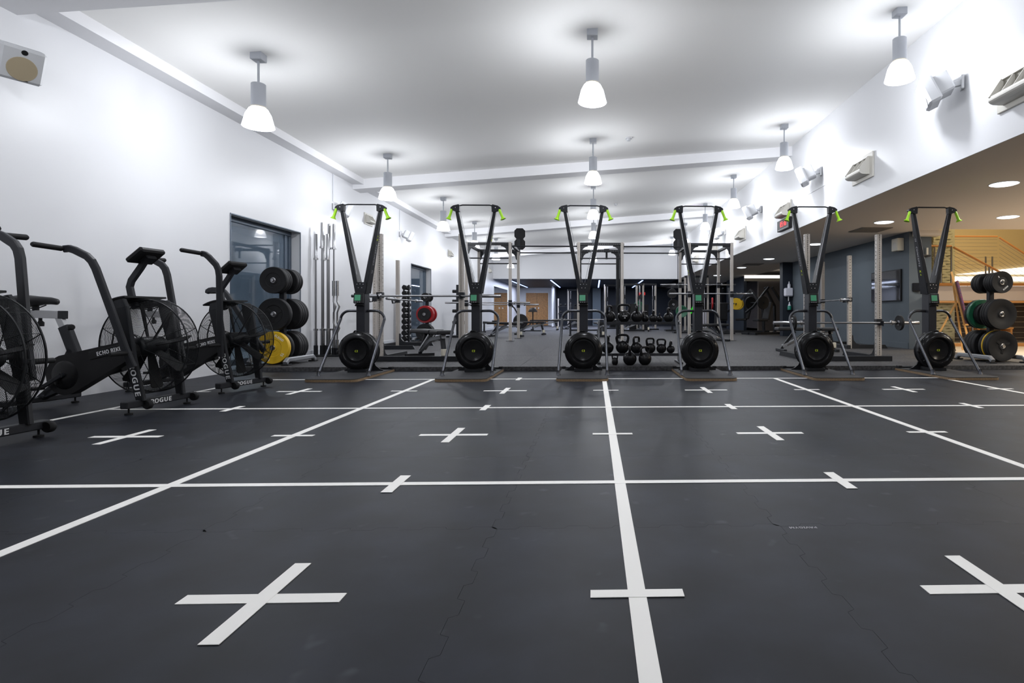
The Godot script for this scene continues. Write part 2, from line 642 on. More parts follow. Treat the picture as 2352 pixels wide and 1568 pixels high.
	st.box(W(-6.75, 1.35, 4.0), Vector3(3.7, 2.9, 0.1))
	st.box(W(-6.75, 1.35, 20.0), Vector3(3.7, 2.9, 0.1))
	st.box(W(-6.75, 2.75, 12.0), Vector3(3.7, 0.1, 16.0))
	st.box(W(-6.75, -0.05, 12.0), Vector3(3.7, 0.1, 16.0))
	struct("wall_studio", st, M.studio, "grey blue studio room behind the glass", "wall")
	single("studio_locker", "tall blue cabinet inside the glazed studio", "cabinet", MB.new().box(Vector3(0, 0.9, 0), Vector3(0.5, 1.8, 1.5), 0.01), M.studio_blue, W(-8.28, 0.0, 19.0))
	var sl := thing("studio_lamp", "round ceiling lamp inside the glazed studio", "lamp", W(-6.6, 2.7, 10.5))
	part(sl, "diffuser", MB.new().lathe([Vector2(0, -0.02), Vector2(0.15, -0.02), Vector2(0.16, 0)], 20), M.downlight_glow)
	lamp_area(sl, Vector3(0, -0.03, 0), 4.5, Color(0.9, 0.96, 1.0), Vector2(0.26, 0.26))

func window(nr: int, d0: float, d1: float, label: String) -> void:
	var o := struct_root("window_%d" % nr, label, "window")
	var x := LEFT - 0.165
	var y0 := 0.06
	var y1 := 2.07
	var dm := (d0 + d1) * 0.5
	var fr := MB.new()
	fr.box(W(x, y1 - 0.035, dm), Vector3(0.05, 0.07, d1 - d0), 0.004)
	fr.box(W(x, y0 + 0.04, dm), Vector3(0.05, 0.08, d1 - d0), 0.004)
	fr.box(W(x, (y0 + y1) * 0.5, d0 + 0.03), Vector3(0.05, y1 - y0 - 0.15, 0.06), 0.004)
	fr.box(W(x, (y0 + y1) * 0.5, d1 - 0.03), Vector3(0.05, y1 - y0 - 0.15, 0.06), 0.004)
	fr.box(W(x, (y0 + y1) * 0.5, d1 - 0.16), Vector3(0.05, y1 - y0 - 0.15, 0.05), 0.004)
	part(o, "frame", fr, M.frame_blue)
	part(o, "pane", MB.new().box(W(x, (y0 + y1) * 0.5, (d0 + d1 - 0.12) * 0.5), Vector3(0.012, y1 - y0 - 0.15, d1 - d0 - 0.26)), M.glass)
	part(o, "pane", MB.new().box(W(x, (y0 + y1) * 0.5, d1 - 0.0975), Vector3(0.012, y1 - y0 - 0.15, 0.075)), M.glass)
	# thin metal edge round the reveal
	var tr := MB.new()
	tr.box(W(LEFT + 0.004, y1 - 0.006, dm), Vector3(0.008, 0.012, d1 - d0))
	tr.box(W(LEFT + 0.004, y1 * 0.5 + 0.02, d0 + 0.006), Vector3(0.008, y1 - 0.07, 0.012))
	tr.box(W(LEFT + 0.004, y1 * 0.5 + 0.02, d1 - 0.006), Vector3(0.008, y1 - 0.07, 0.012))
	part(o, "edge_trim", tr, M.frame_blue)

func pendants() -> void:
	var o := thing("pendant_lamp", "grey pendant lamp with bright white bell shade hanging from sloped ceiling", "pendant lamp", Vector3.ZERO, 0, "bell pendant lamps under the sloping ceiling")
	part(o, "canopy", MB.new().box(Vector3(0, -0.03, 0), Vector3(0.115, 0.085, 0.115), 0.004), M.lamp_grey)
	part(o, "rod", MB.new().cyl(Vector3(0, -0.07, 0), Vector3(0, -0.32, 0), 0.012, 10), M.lamp_grey)
	part(o, "housing", MB.new().lathe([Vector2(0.0, -0.315), Vector2(0.066, -0.315), Vector2(0.070, -0.319), Vector2(0.070, -0.555), Vector2(0.0, -0.556)], 24, Transform3D.IDENTITY, true), M.lamp_grey)
	part(o, "collar", MB.new().lathe([Vector2(0.060, -0.553), Vector2(0.073, -0.555), Vector2(0.073, -0.566), Vector2(0.060, -0.568)], 24, Transform3D.IDENTITY, true), M.cream)
	var prof := [Vector2(0.066, -0.566), Vector2(0.090, -0.580), Vector2(0.122, -0.640), Vector2(0.146, -0.735), Vector2(0.154, -0.766), Vector2(0.146, -0.770), Vector2(0.114, -0.645), Vector2(0.060, -0.578)]
	part(o, "shade", MB.new().lathe(prof, 24, Transform3D.IDENTITY, true), M.shade_glow)
	lamp_omni(o, Vector3(0, -0.607, 0), PENDANT_GLOW, Color(0.965, 0.978, 1.0), 0.076)
	var first := true
	for d in [2.45, 6.05, 9.78, 13.35, 16.8, 20.45, 24.0]:
		for x in [-3.53, -0.02, 3.31]:
			var at := W(x, roof(x), d)
			if first:
				o.position = at
				first = false
			else:
				copy(o, "pendant_lamp", at)

func right_lights() -> void:
	# low ceiling over the right side and its round lights
	var lc := MB.new()
	lc.box(W(6.56, LOW + 0.1, 3.95), Vector3(5.18, 0.2, 13.9))
	lc.box(W(5.385, LOW + 0.1, 24.4), Vector3(2.83, 0.2, 27.0))
	struct("ceiling", lc, M.low_ceiling, "low flat ceiling right of the white upper wall", "ceiling")
	var spots := [Vector2(5.24, 7.1), Vector2(5.24, 10.1), Vector2(5.26, 13.3), Vector2(5.24, 16.85), Vector2(5.24, 20.0), Vector2(5.24, 24.0), Vector2(7.08, 9.5), Vector2(5.24, 4.0), Vector2(7.08, 6.4)]
	var o := thing("downlight", "round white recessed light in the low ceiling", "ceiling light", Vector3.ZERO, 0, "round lights of the low ceiling")
	part(o, "rim", MB.new().lathe([Vector2(0.162, -0.001), Vector2(0.162, -0.005), Vector2(0.172, -0.004), Vector2(0.174, 0.0)], 28), M.speaker_white)
	part(o, "diffuser", MB.new().lathe([Vector2(0, -0.024), Vector2(0.08, -0.022), Vector2(0.13, -0.016), Vector2(0.162, -0.006), Vector2(0.162, -0.001)], 28), M.downlight_glow)
	lamp_area(o, Vector3(0, -0.034, 0), 1.6, Color(0.96, 0.98, 1.0), Vector2(0.24, 0.24))
	for i in spots.size():
		var at := W(spots[i].x, LOW, spots[i].y)
		if i == 0: o.position = at
		else: copy(o, "downlight", at)
	var wl := thing("warm_downlight", "round warm recessed light over the foyer tiles", "ceiling light", W(8.4, LOW, 9.4), 0, "warm lights of the low ceiling")
	part(wl, "rim", MB.new().lathe([Vector2(0.162, -0.001), Vector2(0.162, -0.005), Vector2(0.172, -0.004), Vector2(0.174, 0.0)], 28), M.speaker_white)
	part(wl, "diffuser", MB.new().lathe([Vector2(0, -0.024), Vector2(0.13, -0.016), Vector2(0.162, -0.001)], 28), M.cove_glow)
	lamp_area(wl, Vector3(0, -0.034, 0), 10.0, Color(1.0, 0.95, 0.87), Vector2(0.24, 0.24))
	for d in [6.4, 3.4]:
		copy(wl, "warm_downlight", W(8.4, LOW, d))
	for v in [[5.43, 11.0], [5.27, 18.7]]:
		var g := thing("ceiling_grille", "dark square air grille in the low ceiling", "air grille", W(v[0], LOW, v[1]), 0, "square grilles of the low ceiling")
		part(g, "frame", MB.new().box(Vector3(0, -0.006, 0), Vector3(0.60, 0.012, 0.60), 0.003), M.grille)
		for i in 7:
			part(g, "slat", MB.new().box(Vector3(0, -0.015, -0.24 + i * 0.08), Vector3(0.54, 0.008, 0.05)), M.grille)

func tapes() -> void:
	var t := 0.048
	var y := 0.0008
	var th := 0.0016
	var g := "white tape grid on the rubber floor"
	for x in [-3.85, -1.86, 0.115, 2.12, 4.09]:
		single("tape_line", "long white tape line running the length of the rubber floor", "floor tape", MB.new().box(Vector3(0, y, 0), Vector3(t, th, 6.28)), M.tape, W(x, 0, 3.46), 0, g)
	for d in [2.53, 4.575, 6.6]:
		single("tape_line", "long white tape line running across the rubber floor", "floor tape", MB.new().box(Vector3(0, y + 0.0004, 0), Vector3(8.6, th, t * 0.9)), M.tape, W(0.45, 0, d), 0, g)
	var xs := [-2.87, -0.875, 1.11, 3.1]
	for d in [1.517, 3.55, 5.59]:
		for x in xs:
			var c := thing("tape_cross", "white tape cross in the middle of a floor square", "floor tape", W(x, 0, d), 0, "white tape crosses on the rubber floor")
			part(c, "strip", MB.new().box(Vector3(0, y, 0), Vector3(0.42, th, t)), M.tape)
			part(c, "strip", MB.new().box(Vector3(0, y + 0.0008, 0), Vector3(t, th, 0.42)), M.tape)
		for x in [-3.85, -1.86, 0.115, 2.12, 4.09]:
			single("tape_tick", "short white tape tick across a lengthwise floor line", "floor tape", MB.new().box(Vector3(0, y + 0.0010, 0), Vector3(0.25, th, t * 0.85)), M.tape, W(x, 0, d), 0, "white tape ticks on the rubber floor")
	for d in [2.53, 4.575, 6.6]:
		for x in xs:
			single("tape_tick", "short white tape tick across a crosswise floor line", "floor tape", MB.new().box(Vector3(0, y + 0.0012, 0), Vector3(t, th, 0.25)), M.tape, W(x, 0, d), 0, "white tape ticks on the rubber floor")

# ---------------------------------------------------------------- ski machines (front towards +z)

func arc_pts(c: Vector3, u: Vector3, w: Vector3, r: float, a0: float, a1: float, k: int) -> Array:
	var out := []
	for i in k + 1:
		var a := deg_to_rad(lerpf(a0, a1, float(i) / k))
		out.append(c + u * cos(a) * r + w * sin(a) * r)
	return out

func ergs() -> void:
	var e := thing("ski_machine", "black upright ski machine with lime handles on plywood floor stand", "ski machine", Vector3.ZERO, 0, "row of ski machines at the end of the rubber floor")
	# platform with rounded front corners
	var pl := PackedVector2Array()
	var r := 0.075
	var hw := 0.295
	for c in [[hw - r, 0.605 - r, 0.0], [-hw + r, 0.605 - r, 90.0]]:
		for i in 7:
			var a := deg_to_rad(c[2] + i * 15.0)
			pl.append(Vector2(c[0] + cos(a) * r, c[1] + sin(a) * r))
	pl.append(Vector2(-hw, -0.6)); pl.append(Vector2(hw, -0.6))
	var lay := Transform3D(Basis(Vector3(1, 0, 0), Vector3(0, 0, 1), Vector3(0, -1, 0)), Vector3.ZERO)
	var base := part(e, "platform", MB.new().prism(pl, 0.026, lay.translated(Vector3(0, 0.013, 0))), M.plywood)
	var inner: PackedVector2Array = Geometry2D.offset_polygon(pl, -0.004)[0]
	part(base, "rubber_mat", MB.new().prism(inner, 0.008, lay.translated(Vector3(0, 0.030, 0))), M.mat_top)
	# column
	var col := part(e, "column", MB.new().box(Vector3(0, 0.55, -0.31), Vector3(0.105, 1.02, 0.158), 0.006), M.erg_column)
	for sx in [-1.0, 1.0]:
		for k in 4:
			part(col, "bolt", MB.new().lathe([Vector2(0.005, 0), Vector2(0.004, 0.0025), Vector2(0, 0.003)], 8, Transform3D(Basis(Vector3(0, -sx, 0), Vector3(sx, 0, 0), Vector3(0, 0, 1)), Vector3(sx * 0.0525, 1.015, -0.355 + k * 0.03)), true), M.chrome)
	part(e, "foot_block", MB.new().box(Vector3(0, 0.055, -0.22), Vector3(0.23, 0.045, 0.20), 0.006), M.black_steel)
	for sx in [-1.0, 1.0]:
		part(e, "gusset", MB.new().prism(PackedVector2Array([Vector2(0.05, 0.034), Vector2(0.24, 0.034), Vector2(0.24, 0.045), Vector2(0.20, 0.06), Vector2(0.15, 0.10), Vector2(0.12, 0.17), Vector2(0.05, 0.20)]), 0.02, Transform3D(Basis(Vector3(sx, 0, 0), Vector3.UP, Vector3(0, 0, sx)), Vector3(0, 0, -0.34))), M.black_steel)
	part(e, "rear_crossbar", MB.new().box(Vector3(0, 0.046, -0.55), Vector3(0.52, 0.024, 0.06), 0.005), M.black_steel)
	for sx in [-1.0, 1.0]:
		part(e, "end_pad", MB.new().box(Vector3(sx * 0.265, 0.05, -0.55), Vector3(0.05, 0.034, 0.075), 0.006), M.black_rubber)
	# flywheel housing
	var fx := Transform3D(Basis(Vector3(1, 0, 0), Vector3(0, 0, 1), Vector3(0, -1, 0)), Vector3(0, 0.298, -0.24))
	var hs := part(e, "flywheel_housing", MB.new().lathe([Vector2(0.0, 0.128), Vector2(0.115, 0.128), Vector2(0.119, 0.131), Vector2(0.124, 0.131), Vector2(0.127, 0.126), Vector2(0.146, 0.124), Vector2(0.150, 0.140), Vector2(0.160, 0.152), Vector2(0.176, 0.153), Vector2(0.196, 0.142), Vector2(0.222, 0.126), Vector2(0.236, 0.104), Vector2(0.238, 0.080), Vector2(0.234, 0.070)], 48, fx, true), M.black_gloss)
	part(hs, "vent_band", MB.new().lathe([Vector2(0.234, 0.070), Vector2(0.230, 0.066), Vector2(0.230, 0.026), Vector2(0.234, 0.022)], 48, fx, true), M.charcoal)
	part(hs, "back_shell", MB.new().lathe([Vector2(0.234, 0.022), Vector2(0.238, 0.014), Vector2(0.234, -0.02), Vector2(0.20, -0.035), Vector2(0.0, -0.035)], 48, fx, true), M.black_gloss)
	part(hs, "damper_lever", MB.new().box(Vector3(-0.225, 0.285, -0.145), Vector3(0.055, 0.035, 0.05), 0.008), M.black_plastic)
	part(hs, "top_clip", MB.new().tube([Vector3(-0.05, 0.525, -0.15), Vector3(-0.03, 0.545, -0.14), Vector3(0.0, 0.545, -0.14), Vector3(0.02, 0.535, -0.15)], 0.010, 8), M.black_gloss)
	for k in 10:
		var a := TAU * k / 10.0
		part(hs, "rib", MB.new().box(Vector3.ZERO, Vector3(0.05, 0.010, 0.012), 0.002, Transform3D(Basis(Vector3(0, 0, 1), a), Vector3(0, 0.298, -0.118) + Vector3(cos(a), sin(a), 0) * 0.205)), M.black_gloss)
	words(hs, "emblem", "C2", 0.024, M.print_lime, Transform3D(Basis.IDENTITY, Vector3(0, 0.298, -0.1115)))
	# V arms with cords, crossbar, pulleys, handles
	var plate := part(e, "joint_plate", MB.new().prism(PackedVector2Array([Vector2(-0.055, 1.0), Vector2(0.055, 1.0), Vector2(0.075, 1.10), Vector2(0.072, 1.155), Vector2(-0.072, 1.155), Vector2(-0.075, 1.10)]), 0.012, Transform3D(Basis.IDENTITY, Vector3(0, 0, -0.228))), M.black_steel)
	for b in [[-0.038, 1.128], [0.0, 1.132], [0.038, 1.128], [-0.022, 1.085], [0.022, 1.085]]:
		part(plate, "bolt", MB.new().lathe([Vector2(0.0065, 0), Vector2(0.005, 0.003), Vector2(0, 0.004)], 8, Transform3D(Basis(Vector3(1, 0, 0), Vector3(0, 0, 1), Vector3(0, -1, 0)), Vector3(b[0], b[1], -0.222)), true), M.chrome)
	for sx in [-1.0, 1.0]:
		var p0 := Vector3(sx * 0.040, 1.02, -0.315)
		var p1 := Vector3(sx * 0.242, 2.075, -0.265)
		var arm := part(e, "arm", MB.new().bar([p0, p1], [Vector2(0.055, 0.165), Vector2(0.036, 0.055)], Vector3(0, 0, 1), 0.004), M.black_steel)
		var dir := (p1 - p0).normalized()
		var fw := Vector3(0, 0, 1)
		fw = (fw - dir * fw.dot(dir)).normalized()
		var side := dir.cross(fw) * -1.0
		if side.x * sx > 0.0: side = -side
		# inner track and cord
		part(arm, "track", MB.new().bar([p0.lerp(p1, 0.22) + side * 0.026 + fw * 0.045, p0.lerp(p1, 0.97) + side * 0.020 + fw * 0.012], Vector2(0.006, 0.010), fw, 0.001), M.steel)
		part(arm, "cord", MB.new().tube([Vector3(sx * 0.014, 1.15, -0.30), Vector3(sx * 0.205, 2.07, -0.262)], 0.0022, 6), M.print_grey)
		# lettering on the outer face
		var out := -side
		var at := p0.lerp(p1, 0.50) + out * 0.0235
		var along := dir if sx > 0.0 else -dir
		var basis := Basis(along, out.cross(along), out)
		words(arm, "lettering", "CONCEPT2", 0.030, M.print_grey, Transform3D(basis, p0.lerp(p1, 0.46) + out * 0.0245), true, 1.25)
		words(arm, "emblem", "C2", 0.026, M.print_grey, Transform3D(basis, p0.lerp(p1, 0.26 if sx > 0.0 else 0.66) + out * (0.0265 if sx > 0.0 else 0.0225)))
		words(arm, "chevrons", "X <", 0.036, M.print_lime, Transform3D(basis, p0.lerp(p1, 0.66 if sx > 0.0 else 0.26) + out * (0.0228 if sx > 0.0 else 0.0268)))
		var hp := PackedVector2Array([Vector2(-0.045, -0.045), Vector2(-0.018, -0.050), Vector2(0.045, -0.028), Vector2(0.066, -0.008), Vector2(0.062, 0.008), Vector2(0.03, 0.030), Vector2(-0.035, 0.045), Vector2(-0.048, 0.035)])
		if sx < 0.0:
			for i in hp.size(): hp[i].x = -hp[i].x
		var pb := part(e, "pulley_block", MB.new().prism(hp, 0.055, Transform3D(Basis.IDENTITY, Vector3(sx * 0.248, 2.092, -0.25))), M.black_steel)
		part(pb, "pin", MB.new().lathe([Vector2(0.008, 0), Vector2(0.006, 0.004), Vector2(0, 0.005)], 8, Transform3D(Basis(Vector3(1, 0, 0), Vector3(0, 0, 1), Vector3(0, -1, 0)), Vector3(sx * 0.25, 2.095, -0.2225)), true), M.chrome)
		var tilt := 0.32 if sx < 0.0 else 0.38
		var hx := Transform3D(Basis(Vector3(0, 0, 1), sx * tilt), Vector3(sx * 0.296, 2.078, -0.235))
		part(e, "handle", MB.new().lathe([Vector2(0.0, 0.002), Vector2(0.013, 0.0), Vector2(0.017, -0.012), Vector2(0.0165, -0.06), Vector2(0.018, -0.105), Vector2(0.024, -0.120), Vector2(0.036, -0.132), Vector2(0.036, -0.137), Vector2(0.0, -0.134)], 16, hx, true), M.lime)
	part(e, "crossbar", MB.new().tube([Vector3(-0.225, 2.105, -0.26), Vector3(-0.205, 2.125, -0.26), Vector3(-0.17, 2.133, -0.26), Vector3(0.17, 2.133, -0.26), Vector3(0.205, 2.125, -0.26), Vector3(0.225, 2.105, -0.26)], 0.0085, 8), M.black_steel)
	# monitor
	var mx := Transform3D(Basis(Vector3(1, 0, 0), deg_to_rad(-8)), Vector3(-0.005, 0.952, -0.195))
	var mon := part(e, "monitor", MB.new().box(Vector3.ZERO, Vector3(0.118, 0.132, 0.040), 0.008, mx), M.black_plastic)
	part(mon, "screen", MB.new().box(Vector3(-0.008, 0.004, 0.0205), Vector3(0.074, 0.074, 0.003), 0.001, mx), M.screen_green)
	for k in 5:
		part(mon, "button", MB.new().box(Vector3(0.045, 0.036 - k * 0.014, 0.0205), Vector3(0.014, 0.006, 0.003), 0.001, mx), M.charcoal)
	for k in 3:
		part(mon, "button", MB.new().box(Vector3(-0.032 + k * 0.026, -0.050, 0.0205), Vector3(0.014, 0.006, 0.003), 0.001, mx), M.print_grey)
	part(e, "phone_cradle", MB.new().tube([Vector3(-0.05, 0.862, -0.21), Vector3(-0.04, 0.872, -0.195), Vector3(0.04, 0.872, -0.195), Vector3(0.05, 0.862, -0.21)], 0.011, 8), M.black_plastic)
	# bent legs of the stand
	for sx in [-1.0, 1.0]:
		var path := [Vector3(sx * 0.05, 0.795, -0.31), Vector3(sx * 0.13, 0.797, -0.31)]
		path.append_array(arc_pts(Vector3(sx * 0.16, 0.682, -0.30), Vector3(sx, 0, 0), Vector3.UP, 0.115, 88, 4, 7))
		path.append(Vector3(sx * 0.290, 0.036, 0.26))
		part(e, "leg", MB.new().tube(path, 0.0165, 12), M.leg_steel)
		part(e, "leg_foot", MB.new().lathe([Vector2(0.030, 0.034), Vector2(0.028, 0.040), Vector2(0.021, 0.05), Vector2(0.018, 0.09)], 14, Transform3D(Basis.IDENTITY, Vector3(sx * 0.289, 0, 0.255)), true), M.leg_steel)
	var xs := [-2.93, -1.495, -0.135, 1.33, 2.80, 4.36]
	var tells := ["black ski machine with lime handles, standing next to the upright barbells", "black ski machine with lime handles, before the adjustable weight bench", "black ski machine with lime handles, its stand touching the middle tape line", "black ski machine with lime handles, covering one end of the kettlebell rack", "black ski machine with lime handles, before the rack with the low barbell", "black ski machine with lime handles, standing next to the foyer plate tree"]
	e.position = W(xs[0], 0, 6.945)
	e.set_meta("label", tells[0])
	for i in range(1, 6):
		copy(e, "ski_machine", W(xs[i], 0, 6.945), 0, tells[i])

# ---------------------------------------------------------------- air bikes (front towards +x, near side +z)

func hull_circles(cs: Array, k := 20) -> PackedVector2Array:
	var p := PackedVector2Array()
	for c in cs:
		for i in k:
			var a := TAU * i / k
			p.append(Vector2(c[0] + cos(a) * c[2], c[1] + sin(a) * c[2]))
	p = Geometry2D.convex_hull(p)
	p.remove_at(p.size() - 1)
	return p

func bike_arm(b: Node3D, z: float, deg: float) -> void:
	var piv := Vector3(-0.03, 0.45, z)
	var rot := Basis(Vector3(0, 0, 1), deg_to_rad(deg))
	var pts := []
	for q in [Vector2(-0.01, -0.10), Vector2(0.0, 0.05), Vector2(0.060, 0.54), Vector2(0.074, 0.66), Vector2(0.072, 0.72), Vector2(0.055, 0.765), Vector2(-0.01, 0.840), Vector2(-0.04, 0.865), Vector2(-0.075, 0.875)]:
		pts.append(piv + rot * Vector3(q.x, q.y, 0) + Vector3(0, 0, signf(z) * 0.10 * q.y / 0.875))
	var a := part(b, "handle_arm", MB.new().bar(pts, Vector2(0.052, 0.034), Vector3(0, 0, 1), 0.006), M.charcoal)
	var g0: Vector3 = pts[-1]
	var g1 := g0 + Vector3(-0.012, 0.01, 0.215 * signf(z))
	part(a, "grip", MB.new().tube([g0.lerp(g1, -0.06), g0.lerp(g1, 0.10), g0.lerp(g1, 0.11), g1.lerp(g0, 0.04), g1], [0.015, 0.015, 0.0195, 0.0195, 0.014], 12), M.black_rubber)

func cage(sg: float) -> MB:
	var m := MB.new()
	var dome := func(rr: float) -> float: return 0.112 - 0.055 * pow(rr / 0.375, 2.0)
	for i in 40:
		var rr := 0.085 + i * 0.0073
		var path := []
		for j in 49:
			var a := TAU * j / 48.0
			path.append(Vector3(cos(a) * rr, sin(a) * rr, sg * dome.call(rr)))
		m.tube(path, 0.0011, 4, false)
	for k in 8:
		var a := TAU * (k + 0.5) / 8.0
		var path := []
		for i in 6:
			var rr := lerpf(0.06, 0.378, i / 5.0)
			path.append(Vector3(cos(a) * rr, sin(a) * rr, sg * (dome.call(rr) - 0.003)))
		m.tube(path, 0.0032, 5)
	return m

const FC := Vector3(-0.085, 0.5, 0)   # hub of the fan

func bikes() -> void:
	var g := "air bikes lined up along the white wall"
	var b := thing("air_bike", "black air bike with caged fan and forward right handle", "exercise bike", Vector3.ZERO, 0, g)
	# feet
	var ff := part(b, "front_foot", MB.new().box(Vector3(0, 0.075, 0), Vector3(0.062, 0.052, 0.63), 0.006), M.charcoal)
	words(ff, "lettering", "ROGUE", 0.034, M.print_white, Transform3D(Basis(Vector3(0, 0, -1), Vector3.UP, Vector3(1, 0, 0)), Vector3(0.0315, 0.075, 0.02)), true, 1.25)
	var rf := part(b, "rear_foot", MB.new().box(Vector3(-1.0, 0.07, 0), Vector3(0.062, 0.045, 0.60), 0.006), M.charcoal)
	for q in [[ff, 0.0], [rf, -1.0]]:
		for z in [-0.27, 0.27]:
			part(q[0], "levelling_pad", MB.new().lathe([Vector2(0, 0.05), Vector2(0.006, 0.05), Vector2(0.006, 0.016), Vector2(0.026, 0.012), Vector2(0.026, 0.0), Vector2(0, 0)], 14, Transform3D(Basis.IDENTITY, Vector3(q[1], 0, z)), true), M.black_rubber)
	for z in [-0.285, 0.16]:
		part(ff, "transport_wheel", MB.new().lathe([Vector2(0, 0.02), Vector2(0.03, 0.02), Vector2(0.036, 0.012), Vector2(0.036, -0.012), Vector2(0.03, -0.02), Vector2(0, -0.02)], 18, Transform3D(Basis(Vector3(1, 0, 0), Vector3(0, 0, 1), Vector3(0, -1, 0)), Vector3(0.05, 0.062, z)), true), M.black_rubber)
	# forks on both sides of the fan
	for z in [-0.205, 0.205]:
		var fk := part(b, "fork", MB.new().bar([Vector3(0.02, 0.09, z * 0.9), Vector3(-0.045, 0.42, z), Vector3(-0.125, 0.80, z), Vector3(-0.14, 0.86, z * 0.96)], [Vector2(0.066, 0.034), Vector2(0.080, 0.034), Vector2(0.120, 0.034), Vector2(0.08, 0.034)], Vector3(0, 0, 1), 0.006), M.black_steel)
		if z > 0.0:
			var d := Vector3(0.055, -0.33, -0.02).normalized()
			var o := Vector3(0, 0, 1)
			o = (o - d * o.dot(d)).normalized()
			words(fk, "lettering", "ROGUE", 0.042, M.print_white, Transform3D(Basis(d, o.cross(d), o), Vector3(-0.008, 0.255, 0.2125)), true, 1.3)
	# fan
	var fan := part(b, "fan_hub", MB.new().lathe([Vector2(0, 0.125), Vector2(0.05, 0.125), Vector2(0.062, 0.115), Vector2(0.075, 0.09), Vector2(0.075, -0.09), Vector2(0.062, -0.115), Vector2(0, -0.125)], 24, Transform3D(Basis(Vector3(1, 0, 0), Vector3(0, 0, 1), Vector3(0, -1, 0)), FC), true), M.black_frame)
	for k in 8:
		var a := TAU * k / 8.0 + 0.2
		var dir := Vector3(cos(a), sin(a), 0)
		var tw := Basis(dir, deg_to_rad(28)) * Vector3(0, 0, 1)
		var c := FC
		part(fan, "blade", MB.new().bar([c + dir * 0.05, c + dir * 0.16, c + dir * 0.32, c + dir * 0.338], [Vector2(0.008, 0.045), Vector2(0.008, 0.065), Vector2(0.008, 0.085), Vector2(0.008, 0.06)], tw, 0.002), M.black_plastic)
	for sg in [-1.0, 1.0]:
		var cg := part(b, "fan_cage", cage(sg), M.black_frame)
		cg.position = FC
		cg.scale = Vector3(0.975, 0.975, 1)
	var rim := MB.new()
	var ax := Transform3D(Basis(Vector3(1, 0, 0), Vector3(0, 0, 1), Vector3(0, -1, 0)), Vector3.ZERO)
	for z in [-0.056, 0.056]:
		rim.lathe([Vector2(0.374, z - 0.004), Vector2(0.381, z - 0.004), Vector2(0.381, z + 0.004), Vector2(0.374, z + 0.004), Vector2(0.374, z - 0.004)], 56, ax)
	for i in 11:
		var zz := -0.047 + i * 0.0094
		var path := []
		for j in 49:
			var a := TAU * j / 48.0
			path.append(Vector3(cos(a) * 0.379, sin(a) * 0.379, zz))
		rim.tube(path, 0.0011, 4, false)
	for k in 16:
		var a := TAU * k / 16.0
		var p := Vector3(cos(a) * 0.378, sin(a) * 0.378, 0)
		rim.tube([p + Vector3(0, 0, -0.058), p + Vector3(0, 0, 0.058)], 0.0018, 4)
	var cr := part(b, "cage_rim", rim, M.black_frame)
	cr.position = FC
	cr.scale = Vector3(0.975, 0.975, 1)
	var hood := MB.new()
	hood.bar(arc_pts(FC, Vector3(1, 0, 0), Vector3.UP, 0.388, 94, 119, 6), Vector2(0.38, 0.014), Vector3(0.3, 1, 0), 0.003)
	part(b, "fan_hood", hood, M.black_plastic)
	part(b, "axle", MB.new().cyl(FC + Vector3(0, 0, -0.23), FC + Vector3(0, 0, 0.23), 0.022, 14), M.black_steel)
	for z in [-1.0, 1.0]:
		part(b, "foot_peg", MB.new().tube([Vector3(-0.03, 0.46, z * 0.21), Vector3(-0.03, 0.46, z * 0.385), Vector3(-0.03, 0.46, z * 0.39)], [0.017, 0.017, 0.013], 12), M.black_rubber)
	# drive guard
	var gd := part(b, "drive_guard", MB.new().prism(hull_circles([[-0.60, 0.285, 0.155], [-0.12, 0.47, 0.075]]), 0.075, Transform3D(Basis.IDENTITY, Vector3(0, 0, 0.15))), M.black_plastic)
	part(gd, "crank_disc", MB.new().lathe([Vector2(0, 0.012), Vector2(0.095, 0.012), Vector2(0.105, 0.004), Vector2(0.112, 0.0)], 30, Transform3D(Basis(Vector3(1, 0, 0), Vector3(0, 0, 1), Vector3(0, -1, 0)), Vector3(-0.60, 0.285, 0.187)), true), M.black_gloss)
	var nx := Transform3D(Basis(Vector3(0, 0, 1), deg_to_rad(13)), Vector3(-0.255, 0.465, 0.19))
	var np := part(gd, "name_panel", MB.new().box(Vector3.ZERO, Vector3(0.29, 0.060, 0.006), 0.002, nx), M.black_gloss)
	words(np, "lettering", "ECHO BIKE", 0.030, M.print_white, nx * Transform3D(Basis.IDENTITY, Vector3(0.02, 0, 0.0034)), true, 0.95)
	var ck := MB.new()
	ck.bar([Vector3(-0.60, 0.285, 0.215), Vector3(-0.74, 0.195, 0.225)], Vector2(0.030, 0.016), Vector3(0, 0, 1))
	ck.bar([Vector3(-0.60, 0.285, -0.215), Vector3(-0.46, 0.375, -0.225)], Vector2(0.030, 0.016), Vector3(0, 0, 1))
	ck.cyl(Vector3(-0.60, 0.285, -0.22), Vector3(-0.60, 0.285, 0.22), 0.018, 12)
	part(b, "crank", ck, M.black_steel)
	for q in [[-0.75, 0.19, 0.275], [-0.45, 0.38, -0.275]]:
		part(b, "pedal", MB.new().box(Vector3(q[0], q[1], q[2]), Vector3(0.095, 0.022, 0.085), 0.005), M.black_plastic)
	# frame
	var fr := MB.new()
	fr.bar([Vector3(-1.0, 0.075, 0), Vector3(-0.90, 0.16, 0), Vector3(-0.78, 0.38, 0), Vector3(-0.73, 0.47, 0)], Vector2(0.055, 0.05), Vector3(0, 0, 1), 0.006)
	fr.bar([Vector3(-0.95, 0.11, 0), Vector3(-0.60, 0.25, 0), Vector3(-0.30, 0.33, 0)], Vector2(0.06, 0.05), Vector3(0, 0, 1), 0.006)
	fr.bar([Vector3(-0.80, 0.655, 0), Vector3(-0.68, 0.36, 0), Vector3(-0.64, 0.27, 0)], Vector2(0.085, 0.05), Vector3(0, 0, 1), 0.006)
	part(b, "frame", fr, M.charcoal)
